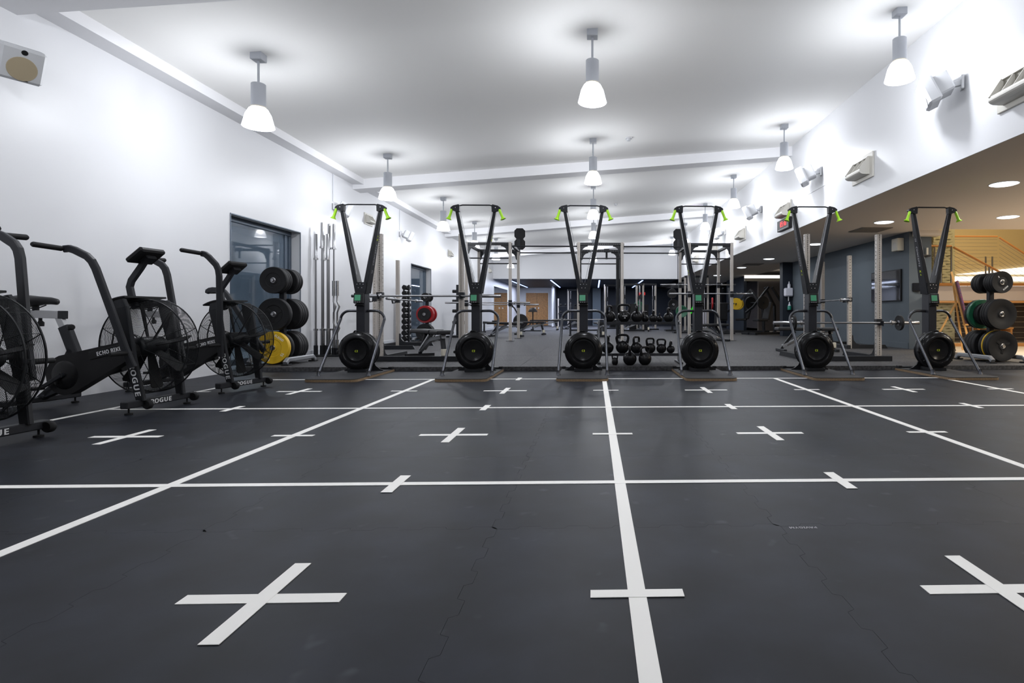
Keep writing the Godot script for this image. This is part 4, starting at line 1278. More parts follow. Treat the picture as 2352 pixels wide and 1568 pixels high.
func kettlebells() -> void:
	var o := thing("kettlebell_rack", "low black two shelf rack full of kettlebells", "kettlebell rack", W(0.64, RAISED, 8.12))
	for y in [0.135, 0.575]:
		part(o, "shelf", MB.new().box(Vector3(0, y - 0.012, 0), Vector3(1.12, 0.024, 0.32), 0.004).box(Vector3(0, y - 0.004, 0.165), Vector3(1.12, 0.040, 0.012), 0.003), M.charcoal)
	for sx in [-1.0, 1.0]:
		part(o, "post", MB.new().box(Vector3(sx * 0.575, 0.31, 0), Vector3(0.03, 0.60, 0.06), 0.004), M.grey_metal)
		part(o, "foot", MB.new().box(Vector3(sx * 0.575, 0.015, 0), Vector3(0.05, 0.03, 0.52), 0.005), M.black_steel)
		for z in [-0.14, 0.14]:
			for y in [0.135, 0.575]:
				part(o, "knob", MB.new().lathe([Vector2(0, 0.012), Vector2(0.012, 0.010), Vector2(0.014, 0)], 10, Transform3D(Basis(Vector3(0, -sx, 0), Vector3(sx, 0, 0), Vector3(0, 0, 1)), Vector3(sx * 0.59, y - 0.01, z * 0.15)), true), M.chrome)
	# one bell of unit radius, scaled
	var prof := []
	for i in 19:
		var a := deg_to_rad(lerpf(-66.0, 90.0, i / 18.0))
		prof.append(Vector2(cos(a), sin(a)))
	prof.push_front(Vector2(0, prof[0].y))
	var ball := MB.new().lathe(prof, 32).mesh()
	var hp := []
	for q in [Vector2(-0.66, 0.55), Vector2(-0.80, 0.95), Vector2(-0.88, 1.32), Vector2(-0.86, 1.52), Vector2(-0.74, 1.70), Vector2(-0.52, 1.78), Vector2(0, 1.80), Vector2(0.52, 1.78), Vector2(0.74, 1.70), Vector2(0.86, 1.52), Vector2(0.88, 1.32), Vector2(0.80, 0.95), Vector2(0.66, 0.55)]:
		hp.append(Vector3(q.x, q.y, 0))
	var handle := MB.new().tube(hp, [0.26, 0.21, 0.19, 0.185, 0.18, 0.175, 0.17, 0.175, 0.18, 0.185, 0.19, 0.21, 0.26], 14).mesh()
	var bell := func(x: float, y: float, d: float, r: float, turn: float, label: String, group: String) -> Node3D:
		var k := thing("kettlebell", label, "kettlebell", W(x, y + r * 0.9135, d), turn, group)
		part(k, "ball", ball, M.black_gloss)
		part(k, "handle", handle, M.black_gloss)
		k.scale = Vector3(r, r, r)
		return k
	var gt := "kettlebells on the top shelf"
	var l := "black kettlebell standing on the top shelf of the rack"
	var ty := RAISED + 0.583
	bell.call(0.215, ty, 8.08, 0.086, 65.0, l, gt)
	var big: Node3D = bell.call(0.425, ty, 8.07, 0.092, 4.0, "black kettlebell with white lettering on the top shelf", gt)
	words(big, "lettering", "ELEIKO", 0.16, M.print_white, Transform3D(Basis.IDENTITY, Vector3(0, 0.08, 1.0)))
	words(big, "lettering", "28", 0.17, M.print_white, Transform3D(Basis.IDENTITY, Vector3(0, -0.22, 0.985)))
	bell.call(0.610, ty, 8.08, 0.085, 82.0, l, gt)
	bell.call(0.735, ty, 8.18, 0.056, 50.0, l, gt)
	bell.call(0.846, ty, 8.07, 0.062, 75.0, l, gt)
	bell.call(0.945, ty, 8.17, 0.046, 80.0, l, gt)
	bell.call(1.065, ty, 8.07, 0.074, 70.0, l, gt)
	var gl := "kettlebells on the lower shelf"
	l = "black kettlebell standing on the lower shelf of the rack"
	var ly := RAISED + 0.143
	bell.call(0.190, ly, 8.07, 0.088, 80.0, l, gl)
	bell.call(0.402, ly, 8.07, 0.096, 8.0, l, gl)
	bell.call(0.602, ly, 8.08, 0.085, 55.0, l, gl)
	bell.call(0.800, ly, 8.08, 0.077, 35.0, l, gl)
	bell.call(0.960, ly, 8.08, 0.072, -30.0, l, gl)
	bell.call(1.095, ly, 8.08, 0.060, 70.0, l, gl)
	var gf := "kettlebells on the floor before the rack"
	bell.call(0.285, RAISED, 7.80, 0.050, 6.0, "small slim kettlebell on the floor before the rack", gf).scale = Vector3(0.044, 0.058, 0.05)
	bell.call(0.490, RAISED, 7.78, 0.094, 86.0, "large black kettlebell on floor with its handle edge on", gf)
	bell.call(0.700, RAISED, 7.80, 0.090, 40.0, "large black kettlebell on floor with its handle turned half open", gf)

# ---------------------------------------------------------------- things on the walls

func wall_speaker(label: String, group: String, at: Vector3, turn: float, sc: float, tan_grille := false) -> void:
	var o := thing("wall_speaker", label, "speaker", at, turn, group)   # wall behind at -z, facing +z
	part(o, "wall_bracket", MB.new().box(Vector3(0, 0, 0.012), Vector3(0.09, 0.13, 0.024), 0.004).bar([Vector3(0, 0, 0.02), Vector3(0, -0.01, 0.10)], Vector2(0.04, 0.05), Vector3.UP, 0.004), M.speaker_white)
	var tilt := Transform3D(Basis(Vector3(1, 0, 0), deg_to_rad(24)) , Vector3(0, -0.03, 0.22))
	var body := part(o, "cabinet", MB.new().box(Vector3(0, 0.01, -0.045), Vector3(0.21, 0.20, 0.15), 0.015, tilt).box(Vector3(0, 0, 0.07), Vector3(0.27, 0.26, 0.12), 0.02, tilt), M.speaker_white)
	part(body, "grille", MB.new().lathe([Vector2(0, 0.006), Vector2(0.088, 0.004), Vector2(0.09, 0)], 28, tilt * Transform3D(Basis(Vector3(1, 0, 0), Vector3(0, 0, 1), Vector3(0, -1, 0)), Vector3(0, -0.03, 0.130)), true), M.speaker_mesh if tan_grille else M.speaker_white)
	if tan_grille: part(body, "tweeter", MB.new().lathe([Vector2(0, 0.004), Vector2(0.018, 0.004), Vector2(0.02, 0)], 14, tilt * Transform3D(Basis(Vector3(1, 0, 0), Vector3(0, 0, 1), Vector3(0, -1, 0)), Vector3(0, 0.095, 0.130)), true), M.black_plastic)
	part(body, "badge", MB.new().box(Vector3(0.03, -0.115, 0.131), Vector3(0.03, 0.006, 0.002), 0.0, tilt), M.charcoal)
	o.scale = Vector3(sc, sc, sc)

func diffuser(at: Vector3, turn: float, label: String, group: String, sc := 1.0) -> void:
	var o := thing("air_diffuser", label, "air vent", at, turn, group)   # wall behind at -z
	o.scale = Vector3(sc, sc, sc)
	part(o, "back_plate", MB.new().box(Vector3(0, 0, 0.012), Vector3(0.64, 0.36, 0.024), 0.005), M.diffuser)
	var sec := PackedVector2Array([Vector2(0, -0.125), Vector2(0.05, -0.125)])
	for i in 6:
		var a := deg_to_rad(-70.0 + i * 20.0)
		sec.append(Vector2(0.075 + cos(a) * 0.075, -0.085 + sin(a) * 0.040))
	sec.append_array(PackedVector2Array([Vector2(0.138, -0.048), Vector2(0.125, -0.055), Vector2(0.03, -0.10), Vector2(0, -0.10)]))
	var side := Basis(Vector3(0, 0, 1), Vector3.UP, Vector3(-1, 0, 0))
	part(o, "lip", MB.new().prism(sec, 0.46, Transform3D(side, Vector3(0, 0, 0.024))), M.diffuser)
	part(o, "throat", MB.new().box(Vector3(0, 0.01, 0.027), Vector3(0.45, 0.22, 0.006)), M.diffuser_dark)
	for x in [-0.224, 0.224]:
		part(o, "cheek", MB.new().prism(PackedVector2Array([Vector2(0, -0.12), Vector2(0.09, -0.11), Vector2(0.148, -0.05), Vector2(0.03, 0.125), Vector2(0, 0.125)]), 0.014, Transform3D(side, Vector3(x, 0, 0.024))), M.diffuser)
	part(o, "top_rail", MB.new().box(Vector3(0, 0.122, 0.037), Vector3(0.46, 0.016, 0.026), 0.003), M.diffuser)
	for x in [-0.075, 0.075]:
		part(o, "divider", MB.new().prism(PackedVector2Array([Vector2(0, -0.09), Vector2(0.09, -0.07), Vector2(0.135, -0.05), Vector2(0.025, 0.115), Vector2(0, 0.115)]), 0.012, Transform3D(side, Vector3(x, 0, 0.024))), M.diffuser)

func wall_things() -> void:
	for d in [5.1, 8.2, 11.55, 14.95, 18.3, 21.6]:
		diffuser(W(RIGHT, 2.88, d), -90.0, "cream wall air diffuser with three slots on the right upper wall", "air diffusers of the right upper wall")
	for d in [11.95, 18.6, 25.6]:
		diffuser(W(LEFT, 2.73, d), 90.0, "cream wall air diffuser on the long left wall", "air diffusers of the left wall", 0.66)
	for d in [5.95, 9.72, 13.25, 16.9]:
		wall_speaker("small white speaker on a bracket of the right upper wall", "speakers of the right upper wall", W(RIGHT, 3.23, d), -114.0, 1.15)
	wall_speaker("white speaker with tan grille on the long left wall above the bikes", "speakers of the left wall", W(LEFT, 2.76, 4.66), 62.0, 1.0, true)
	for d in [10.35, 13.85]:
		wall_speaker("white speaker below a thin conduit on the left wall", "speakers of the left wall", W(LEFT, 2.70, d), 118.0, 0.9)
		single("conduit", "thin white cable conduit above a wall speaker", "conduit", MB.new().cyl(Vector3(0.008, 0, 0), Vector3(0.008, 0.50, 0), 0.008, 8), M.skirting, W(LEFT, 2.79, d), 0, "conduits on the left wall")
	for d in [9.85, 15.7]:
		var s := thing("smoke_detector", "small white smoke detector on the sloping ceiling", "smoke detector", W(0.6, roof(0.6), d), 0, "smoke detectors on the sloping ceiling")
		part(s, "base", MB.new().lathe([Vector2(0, -0.02), Vector2(0.055, -0.02), Vector2(0.06, 0.01)], 18), M.speaker_white)
		part(s, "sensor", MB.new().lathe([Vector2(0, -0.06), Vector2(0.03, -0.058), Vector2(0.036, -0.045), Vector2(0.036, -0.02)], 18), M.speaker_white)
	# gym timer on the right upper wall
	var c := thing("wall_timer", "black wall timer with red digits at the wall edge", "clock", W(RIGHT, 2.60, 11.55), -90.0)
	part(c, "case", MB.new().box(Vector3(0, 0, 0.035), Vector3(0.72, 0.225, 0.07), 0.006), M.black_plastic)
	part(c, "frame", MB.new().box(Vector3(0, -0.085, 0.072), Vector3(0.60, 0.008, 0.004)).box(Vector3(0.30, 0.0, 0.072), Vector3(0.008, 0.17, 0.004)), M.silver_paint)
	words(c, "digits", "05:40", 0.115, M.red_led, Transform3D(Basis.IDENTITY, Vector3(0.03, 0.015, 0.0715)), true, 1.0)
	# access panel
	struct("trim_9", MB.new().box(W(RIGHT - 0.003, 3.27, 9.95), Vector3(0.006, 0.62, 0.78), 0.002), M.wall_white, "flush white access panel in the right upper wall", "panel")

# ---------------------------------------------------------------- right side: slate wall, column

func right_side() -> void:
	struct("wall_slate", MB.new().box(W(6.58, 1.21, 14.6), Vector3(0.46, LOW, 6.7)), M.slate_wall, "dark slate painted wall behind the right racks", "wall")
	struct("baseboard_right", MB.new().box(W(6.345, RAISED + 0.06, 14.6), Vector3(0.012, 0.12, 6.66), 0.002), M.slate_wall, "dark skirting of the slate wall", "skirting")
	struct("wall_column", MB.new().box(W(6.28, 1.21, 18.1), Vector3(0.5, LOW, 0.28)), M.navy_wall, "dark navy column at the end of the slate wall", "column")
	struct("trim_10", MB.new().box(W(6.66, 2.37, 11.12), Vector3(0.5, 0.10, 0.24)), M.low_ceiling, "bulkhead above the end of the slate wall", "bulkhead")
	var tv := thing("wall_screen", "dark glossy screen hung on the slate wall", "screen", W(6.35, 1.36, 12.12), -90.0)
	part(tv, "case", MB.new().box(Vector3(0, 0, 0.02), Vector3(1.24, 0.66, 0.035), 0.005), M.black_plastic)
	part(tv, "glass", MB.new().box(Vector3(0, 0, 0.0385), Vector3(1.20, 0.62, 0.002)), M.tv_glass)
	var sp := thing("square_speaker", "small cream speaker high on the slate wall", "speaker", W(6.35, 2.19, 11.55), -90.0)
	part(sp, "cabinet", MB.new().box(Vector3(0, 0, 0.07), Vector3(0.24, 0.26, 0.14), 0.01), M.cream)
	part(sp, "cone", MB.new().lathe([Vector2(0, 0.003), Vector2(0.07, 0.002), Vector2(0.075, 0)], 20, zaxis(Vector3(0, -0.02, 0.14)), true), M.diffuser)
	var rd := thing("entry_panel", "small dark tilted touch panel on the slate wall end", "panel", W(6.52, 1.30, 11.24))
	part(rd, "case", MB.new().box(Vector3(0, 0, 0.03), Vector3(0.20, 0.17, 0.05), 0.01, Transform3D(Basis(Vector3(0, 1, 0), deg_to_rad(-25)), Vector3.ZERO)), M.black_plastic)
	part(rd, "glass", MB.new().box(Vector3(0, 0, 0.056), Vector3(0.165, 0.13, 0.003), 0.0, Transform3D(Basis(Vector3(0, 1, 0), deg_to_rad(-25)), Vector3.ZERO)), M.tv_glass)
	var sc := thing("wall_sconce", "small dark bracket with pale tube on slate wall end", "bracket", W(6.66, 1.93, 11.25))
	part(sc, "shelf", MB.new().box(Vector3(0, 0, 0.05), Vector3(0.16, 0.035, 0.10), 0.005), M.black_plastic)
	part(sc, "tube", MB.new().cyl(Vector3(0.03, 0.018, 0.05), Vector3(0.03, 0.16, 0.05), 0.02, 12), M.cream)
	# hygiene station on the column
	var ds := thing("paper_dispenser", "white paper dispenser on the navy column", "dispenser", W(6.19, 1.46, 17.96))
	part(ds, "body", MB.new().box(Vector3(0, 0, 0.08), Vector3(0.27, 0.27, 0.16), 0.03), M.white_plastic)
	part(ds, "paper", MB.new().box(Vector3(0.0, -0.20, 0.08), Vector3(0.03, 0.16, 0.01), 0.002), M.print_white)
	part(ds, "bottle", MB.new().lathe([Vector2(0, 0.13), Vector2(0.05, 0.13), Vector2(0.05, 0.24), Vector2(0.02, 0.28), Vector2(0.015, 0.34), Vector2(0, 0.34)], 14, Transform3D(Basis.IDENTITY, Vector3(0.02, 0, 0.08)), true), M.white_plastic)
	var sb := thing("spray_bottle", "clear spray bottle with green liquid on the navy column", "bottle", W(6.22, 0.90, 17.88))
	part(sb, "body", MB.new().lathe([Vector2(0, 0), Vector2(0.06, 0), Vector2(0.06, 0.09), Vector2(0.05, 0.13)], 16, Transform3D.IDENTITY, true), M.sanitiser)
	part(sb, "neck", MB.new().lathe([Vector2(0.05, 0.13), Vector2(0.02, 0.20), Vector2(0.018, 0.25), Vector2(0, 0.25)], 16, Transform3D.IDENTITY, true), M.white_plastic)
	part(sb, "holder", MB.new().box(Vector3(0, -0.01, 0), Vector3(0.14, 0.02, 0.14), 0.004), M.black_plastic)

# ---------------------------------------------------------------- foyer beyond the low ceiling

func cable_rail(called: String, label: String, pts: Array, h: float, posts: Array, cables := 8) -> Node3D:
	var o := thing(called, label, "railing")
	var up := Vector3(0, h, 0)
	for i in pts.size() - 1:
		part(o, "handrail", MB.new().bar([pts[i] + up, pts[i + 1] + up], Vector2(0.055, 0.045), Vector3.UP, 0.01), M.orange_wood)
		for k in cables:
			var y := Vector3(0, h * (k + 0.6) / (cables + 0.4), 0)
			part(o, "cable", MB.new().cyl(pts[i] + y, pts[i + 1] + y, 0.004, 5), M.steel)
	for p in posts:
		part(o, "post", MB.new().cyl(p, p + up, 0.022, 10), M.steel)
	return o

func atrium() -> void:
	# floor level railing with wood trims
	var r0 := W(6.95, 0.04, 12.42)
	var r1 := W(11.2, 0.04, 12.42)
	cable_rail("cable_railing", "floor level cable railing with orange wooden handrail in the foyer", [r0, r1], 0.99, [W(8.45, 0.04, 12.42), W(10.1, 0.04, 12.42)], 8)
	struct("trim_11", MB.new().box(W(9.1, 0.075, 12.42), Vector3(4.3, 0.07, 0.08), 0.005), M.orange_wood, "orange wooden kerb under the foyer railing", "trim")
	# landing with pale fascia
	struct("floor", MB.new().box(W(11.0, 1.28, 16.0), Vector3(7.0, 0.36, 4.2)), M.fascia, "raised landing with pale fascia in the foyer", "landing")
	struct("trim_12", MB.new().box(W(11.0, 1.50, 13.88), Vector3(7.0, 0.07, 0.06), 0.004), M.orange_wood, "orange wooden nosing of the landing", "trim")
	var a := W(7.9, 1.50, 14.0)
	var b := W(8.98, 1.50, 14.0)
	cable_rail("cable_railing", "landing railing with steel posts and orange handrail", [a, b], 0.97, [W(8.55, 1.50, 14.0), W(8.72, 1.50, 14.0), b], 9)
	cable_rail("cable_railing", "stair railing sloping down from the landing", [b + Vector3(0.06, -0.03, 0), W(10.35, 0.78, 14.0)], 0.97, [W(9.95, 0.99, 14.0)], 8)
	cable_rail("cable_railing", "upper balcony railing with orange handrail above the stairs", [W(9.6, 2.05, 16.4), W(11.9, 2.05, 16.4)], 1.0, [W(11.55, 1.46, 16.4), W(11.75, 1.46, 16.4)], 9)
	cable_rail("cable_railing", "upper railing descending towards the foyer stairs", [W(11.96, 2.02, 16.4), W(13.2, 1.25, 16.4)], 1.0, [], 8)
	# stone clad pillar of wavy courses
	var st := struct_root("wall_pillar", "pillar clad in wavy pale green stone", "pillar")
	part(st, "core", MB.new().box(W(9.08, 2.2, 14.75), Vector3(0.62, 4.4, 0.5)), M.stone)
	var r2 := RandomNumberGenerator.new()
	r2.seed = 5
	for i in 62:
		var y := 0.06 + i * 0.07
		if y > 1.02 and y < 1.5: continue
		var path := []
		for k in 8:
			path.append(W(8.79 + k * 0.072, y + sin(k * 1.7 + i * 2.1) * 0.012 + r2.randf_range(-0.006, 0.006), 14.47 + r2.randf_range(-0.012, 0.012)))
		part(st, "stone_course", MB.new().bar(path, Vector2(0.06, 0.069), Vector3.UP, 0.012), M.stone)
	# walls and openings behind
	struct("wall_foyer", MB.new().box(W(12.5, 3.0, 18.6), Vector3(10.0, 6.0, 0.2)), M.yellow_wall, "warm yellow wall at the back of the foyer", "wall")
	struct("wall_foyer_side", MB.new().box(W(17.3, 3.0, 10.5), Vector3(0.2, 6.0, 16.4)), M.yellow_wall, "warm yellow side wall of the foyer", "wall")
	struct("wall_under_landing", MB.new().box(W(11.2, 0.55, 15.4), Vector3(6.0, 1.1, 0.2)), M.brown_wall, "brown wall under the landing", "wall")
	struct("ceiling_foyer", MB.new().box(W(13.0, 6.05, 14.7), Vector3(9.0, 0.1, 8.0)), M.ceiling_white, "high ceiling of the foyer", "ceiling")
	struct("wall_gap", MB.new().box(W(13.2, 3.5, 10.8), Vector3(8.2, 2.0, 0.2)), M.low_ceiling, "wall above the foyer opening", "wall")
	# lit window bands low in the back wall
	for q in [[12.9, 1.93, 0.16], [12.9, 1.72, 0.06]]:
		var wd := struct("window_%d" % (3 if q[2] > 0.1 else 4), MB.new().box(W(q[0], q[1], 18.46), Vector3(3.6, q[2], 0.05)), M.cove_glow, "long bright window band at the back of the foyer", "window")
	struct("window_5", MB.new().prism(PackedVector2Array([Vector2(12.0, 2.08), Vector2(14.8, 2.08), Vector2(14.8, 2.38)]), 0.05, Transform3D(Basis.IDENTITY, W(0, 0, 18.46))), M.cove_glow, "bright wedge shaped window in the back wall of the foyer", "window")
	struct("trim_13", MB.new().box(W(9.6, 2.3, 18.4), Vector3(1.2, 2.0, 0.1)), M.low_ceiling, "grey panel on the back wall of the foyer", "panel")
	# warm lamps high in the foyer
	var lm := thing("foyer_lamp", "round warm lamp in the high foyer ceiling", "ceiling light", W(9.6, 6.0, 14.8), 0, "warm lamps of the foyer ceiling")
	part(lm, "diffuser", MB.new().lathe([Vector2(0, -0.05), Vector2(0.20, -0.04), Vector2(0.25, 0.0)], 24), M.cove_glow)
	lamp_area(lm, Vector3(0, -0.07, 0), 13.0, Color(1.0, 0.88, 0.68), Vector2(0.4, 0.4))
	copy(lm, "foyer_lamp", W(12.2, 6.0, 14.8))
	copy(lm, "foyer_lamp", W(9.8, 6.0, 12.2))
	# easel with a canvas
	var ez := thing("easel", "wooden folding easel standing at the foyer edge", "easel", W(6.98, RAISED, 10.7), 62.0)
	for q in [[Vector3(-0.04, 0, 0.22), Vector3(-0.02, 1.52, -0.10)], [Vector3(0.30, 0, 0.12), Vector3(0.02, 1.40, -0.08)], [Vector3(0.0, 0, -0.46), Vector3(0.0, 0.92, -0.02)]]:
		part(ez, "leg", MB.new().bar([q[0], q[1]], Vector2(0.035, 0.022), Vector3(1, 0, 0), 0.004), M.easel_wood)
	part(ez, "ledge", MB.new().box(Vector3(0.08, 0.50, 0.14), Vector3(0.42, 0.03, 0.06), 0.004), M.easel_wood)
	var cv := thing("painting", "dark canvas with red and violet smears leaning on the easel", "painting", W(6.98, RAISED, 10.7), 62.0)
	var ct := Transform3D(Basis(Vector3(1, 0, 0), deg_to_rad(-12)), Vector3(0.05, 0.93, 0.065))
	part(cv, "canvas", MB.new().box(Vector3.ZERO, Vector3(0.62, 0.82, 0.03), 0.003, ct), M.canvas)
	# small furniture behind the railing
	single("wooden_bench", "orange wooden bench under the landing", "bench", MB.new().box(Vector3(0, 0.38, 0), Vector3(0.9, 0.05, 0.35), 0.006).box(Vector3(-0.4, 0.18, 0), Vector3(0.05, 0.36, 0.33)).box(Vector3(0.4, 0.18, 0), Vector3(0.05, 0.36, 0.33)), M.orange_wood, W(9.7, 0.04, 13.6))
	var cf := thing("timber_stand", "tall orange timber stand beside the foyer stairs", "stand", W(11.35, 0.04, 13.4))
	for x in [-0.5, 0.5]:
		part(cf, "post", MB.new().box(Vector3(x, 0.75, 0), Vector3(0.12, 1.5, 0.12), 0.006), M.orange_wood)
	for y in [0.25, 0.95, 1.44]:
		part(cf, "rail", MB.new().box(Vector3(0, y, 0), Vector3(0.9, 0.12, 0.08), 0.006), M.orange_wood)
	part(cf, "brace", MB.new().bar([Vector3(-0.45, 0.98, 0), Vector3(0.45, 1.40, 0)], Vector2(0.08, 0.05), Vector3.UP, 0.005), M.orange_wood)

# ---------------------------------------------------------------- far room

func led_tube(at: Vector3, turn: float) -> void:
	var o := thing("strip_light", "cool white strip light under the dark far ceiling", "strip light", at, turn, "strip lights of the far room")
	part(o, "body", MB.new().box(Vector3(0, -0.02, 0), Vector3(0.10, 0.04, 7.2), 0.004), M.black_steel)
	part(o, "tube", MB.new().box(Vector3(0, -0.05, 0), Vector3(0.07, 0.02, 7.1), 0.004), M.led_glow)
	lamp_area(o, Vector3(0, -0.065, 0), 14.0, Color(0.86, 0.90, 1.0), Vector2(0.07, 7.0))

func cable_machine(label: String, at: Vector3, turn: float, h := 2.15) -> Node3D:
	var o := thing("cable_machine", label, "cable machine", at, turn)
	for sx in [-1.0, 1.0]:
		upright(o, Vector3(sx * 0.45, 0, 0), h, M.upright)
		part(o, "guide_rod", MB.new().cyl(Vector3(sx * 0.32, 0.1, 0), Vector3(sx * 0.32, h - 0.1, 0), 0.015, 8), M.chrome)
		part(o, "carriage", MB.new().box(Vector3(sx * 0.36, 1.45, 0.05), Vector3(0.10, 0.18, 0.12), 0.01), M.black_steel)
	part(o, "weight_stack", MB.new().box(Vector3(0, 0.6, -0.15), Vector3(0.3, 1.1, 0.14), 0.005), M.black_plastic)
	part(o, "top_beam", MB.new().box(Vector3(0, h - 0.04, 0), Vector3(0.95, 0.08, 0.12), 0.005), M.black_steel)
	part(o, "base", MB.new().box(Vector3(0, 0.03, 0), Vector3(1.0, 0.06, 0.6), 0.005), M.black_steel)
	return o

func lever_machine(label: String, at: Vector3, turn: float, plate: String) -> void:
	var o := thing("lever_machine", label, "gym machine", at, turn)
	var f := MB.new()
	f.bar([Vector3(-0.6, 0.05, -0.3), Vector3(-0.55, 1.0, -0.25), Vector3(-0.1, 1.65, -0.2)], Vector2(0.08, 0.08), Vector3(0, 0, 1), 0.006)
	f.bar([Vector3(-0.6, 0.05, 0.3), Vector3(-0.55, 1.0, 0.25), Vector3(-0.1, 1.65, 0.2)], Vector2(0.08, 0.08), Vector3(0, 0, 1), 0.006)
	f.box(Vector3(0, 0.04, 0), Vector3(1.6, 0.08, 0.10), 0.005)
	f.box(Vector3(-0.6, 0.04, 0), Vector3(0.10, 0.08, 0.8), 0.005)
	f.box(Vector3(0.7, 0.04, 0), Vector3(0.10, 0.08, 0.8), 0.005)
	part(o, "frame", f, M.black_steel)
	part(o, "lever", MB.new().bar([Vector3(-0.1, 1.65, 0), Vector3(0.55, 0.95, 0), Vector3(0.85, 0.75, 0)], Vector2(0.07, 0.07), Vector3(0, 0, 1), 0.005).cyl(Vector3(0.4, 1.1, -0.45), Vector3(0.4, 1.1, 0.45), 0.025, 10), M.black_steel)
	part(o, "seat_pad", MB.new().box(Vector3(0.25, 0.5, 0), Vector3(0.42, 0.08, 0.36), 0.02), M.padding)
	part(o, "back_pad", MB.new().box(Vector3(0, 0.85, 0), Vector3(0.10, 0.62, 0.34), 0.02, Transform3D(Basis(Vector3(0, 0, 1), 0.25), Vector3(0.15, 0, 0))), M.padding)
	for z in [-0.36, 0.36]:
		var p := part(o, "loaded_plate", plate_mesh(0.225, 0.06, false), M[plate])
		p.position = Vector3(0.4, 1.1, z)

func far_room() -> void:
	# shell of the room beyond the opening
	struct("ceiling_far", MB.new().box(W(-1.0, LOW + 0.1, 32.4), Vector3(11.0, 0.2, 11.1)), M.navy_wall, "dark ceiling of the far gym room", "ceiling")
	struct("wall_far", MB.new().box(W(3.2, 1.2, 36.1), Vector3(11.4, 2.6, 0.2)), M.navy_wall, "dark navy wall at the end of the far room", "wall")
	struct("wall_far_white", MB.new().box(W(-4.5, 1.2, 35.6), Vector3(4.2, 2.6, 0.2)), M.wall_white, "pale wall with wooden doors at the end of the far room", "wall")
	struct("wall_far_return", MB.new().box(W(-2.44, 1.2, 34.4), Vector3(0.1, 2.42, 2.2)), M.wall_white, "pale wall end beside the wooden doors", "wall")
	struct("wall_far_pier", MB.new().box(W(0.15, 1.2, 35.6), Vector3(0.5, 2.42, 0.9)), M.slate_wall, "slate pier in the far room", "pier")
	var dr := struct_root("door_1", "double orange wooden doors in the pale far wall", "door")
	for x in [-3.92, -3.23]:
		var lf := part(dr, "leaf", MB.new().box(W(x, 1.08, 35.46), Vector3(0.66 if x < -3.5 else 0.70, 2.02, 0.045), 0.004), M.door_wood)
		part(lf, "handle_plate", MB.new().box(W(x + (0.24 if x < -3.5 else -0.24), 1.15, 35.43), Vector3(0.07, 0.09, 0.012), 0.002), M.chrome)
	part(dr, "frame", MB.new().box(W(-3.57, 2.13, 35.47), Vector3(1.50, 0.06, 0.07)).box(W(-4.30, 1.10, 35.47), Vector3(0.06, 2.05, 0.07)).box(W(-2.84, 1.10, 35.47), Vector3(0.06, 2.05, 0.07)), M.wall_white)
	struct("trim_14", MB.new().box(W(LEFT + 0.015, 1.10, 28.7), Vector3(0.03, 1.95, 4.1)), M.mirror, "tall wall mirror on the left wall of the far room", "mirror")
	for x in [-4.0, -2.05, 0.25, 2.3]:
		led_tube(W(x, LOW - 0.001, 30.4), 0.0)
	# right end
	struct("wall_far_right", MB.new().box(W(8.9, 1.3, 29.0), Vector3(0.2, 2.6, 14.0)), M.brown_wall, "brown grey wall at the far right", "wall")
	struct("wall_brown", MB.new().box(W(7.9, 1.15, 24.2), Vector3(1.7, 2.2, 0.2)), M.brown_wall, "brown grey partition behind the lever machines", "wall")
	struct("ceiling_far_right", MB.new().box(W(7.9, 2.7, 24.0), Vector3(2.4, 0.1, 12.0)), M.low_ceiling, "raised ceiling strip at the far right", "ceiling")
	struct("window_6", MB.new().box(W(7.55, 2.36, 23.95), Vector3(2.3, 0.13, 0.05)), M.cove_glow, "bright strip window above the brown partition", "window")
	struct("trim_15", MB.new().box(W(7.55, 2.22, 23.95), Vector3(2.3, 0.10, 0.08)), M.cream, "cream ledge under the bright strip window", "ledge")
	struct("wall_dark_side", MB.new().box(W(6.55, 1.2, 26.0), Vector3(0.12, 2.4, 3.2)), M.navy_wall, "dark wall right of the far machines", "wall")
	# equipment
	cable_machine("tall cable machine with pale uprights in the far dark room", W(0.95, RAISED, 27.6), 20.0)
	var rc := cable_machine("cable machine with red trim in the far dark room", W(2.35, RAISED, 25.6), 15.0, 2.1)
	part(rc, "trim_block", MB.new().box(Vector3(-0.32, 1.62, 0.08), Vector3(0.09, 0.14, 0.05), 0.01).box(Vector3(-0.12, 1.63, 0.08), Vector3(0.09, 0.14, 0.05), 0.01), M.plate_red_bright)
	cable_machine("cable machine with lat bars behind the right rig bay", W(4.1, RAISED, 22.6), -10.0, 2.25)
	for q in [[2.05, 1.15, 26.12, "plate_green", 0.225, "green bumper plate stored on a machine in the far room"], [2.02, 0.68, 26.12, "plate_blue", 0.225, "blue bumper plate stored on a machine in the far room"], [3.25, 0.86, 20.94, "plate_green", 0.225, "green bumper plate on a post behind the kettlebells"], [3.25, 1.62, 23.54, "black_rubber", 0.20, "black plate on the upper storage post of the far room"], [3.3, 1.16, 23.54, "black_rubber", 0.225, "black plate on the lower storage post of the far room"]]:
		weight_plate(q[5], "stored plates of the far room", q[4], 0.06, M[q[3]], W(q[0], q[1], q[2]))
	for q in [[2.05, 26.3, 1.5], [3.25, 21.1, 1.2], [3.28, 23.7, 1.9]]:
		single("storage_post", "black post carrying stored plates in the far room", "post", MB.new().box(Vector3(0, q[2] * 0.5, 0), Vector3(0.08, q[2], 0.08), 0.005).box(Vector3(0, 0.03, 0), Vector3(0.6, 0.06, 0.5), 0.005), M.black_steel, W(q[0], RAISED, q[1]), 0, "plate posts of the far room")
	# lever machines with coloured plates at the right
	lever_machine("black lever machine loaded with yellow plates", W(5.9, RAISED, 21.6), 160.0, "plate_yellow")
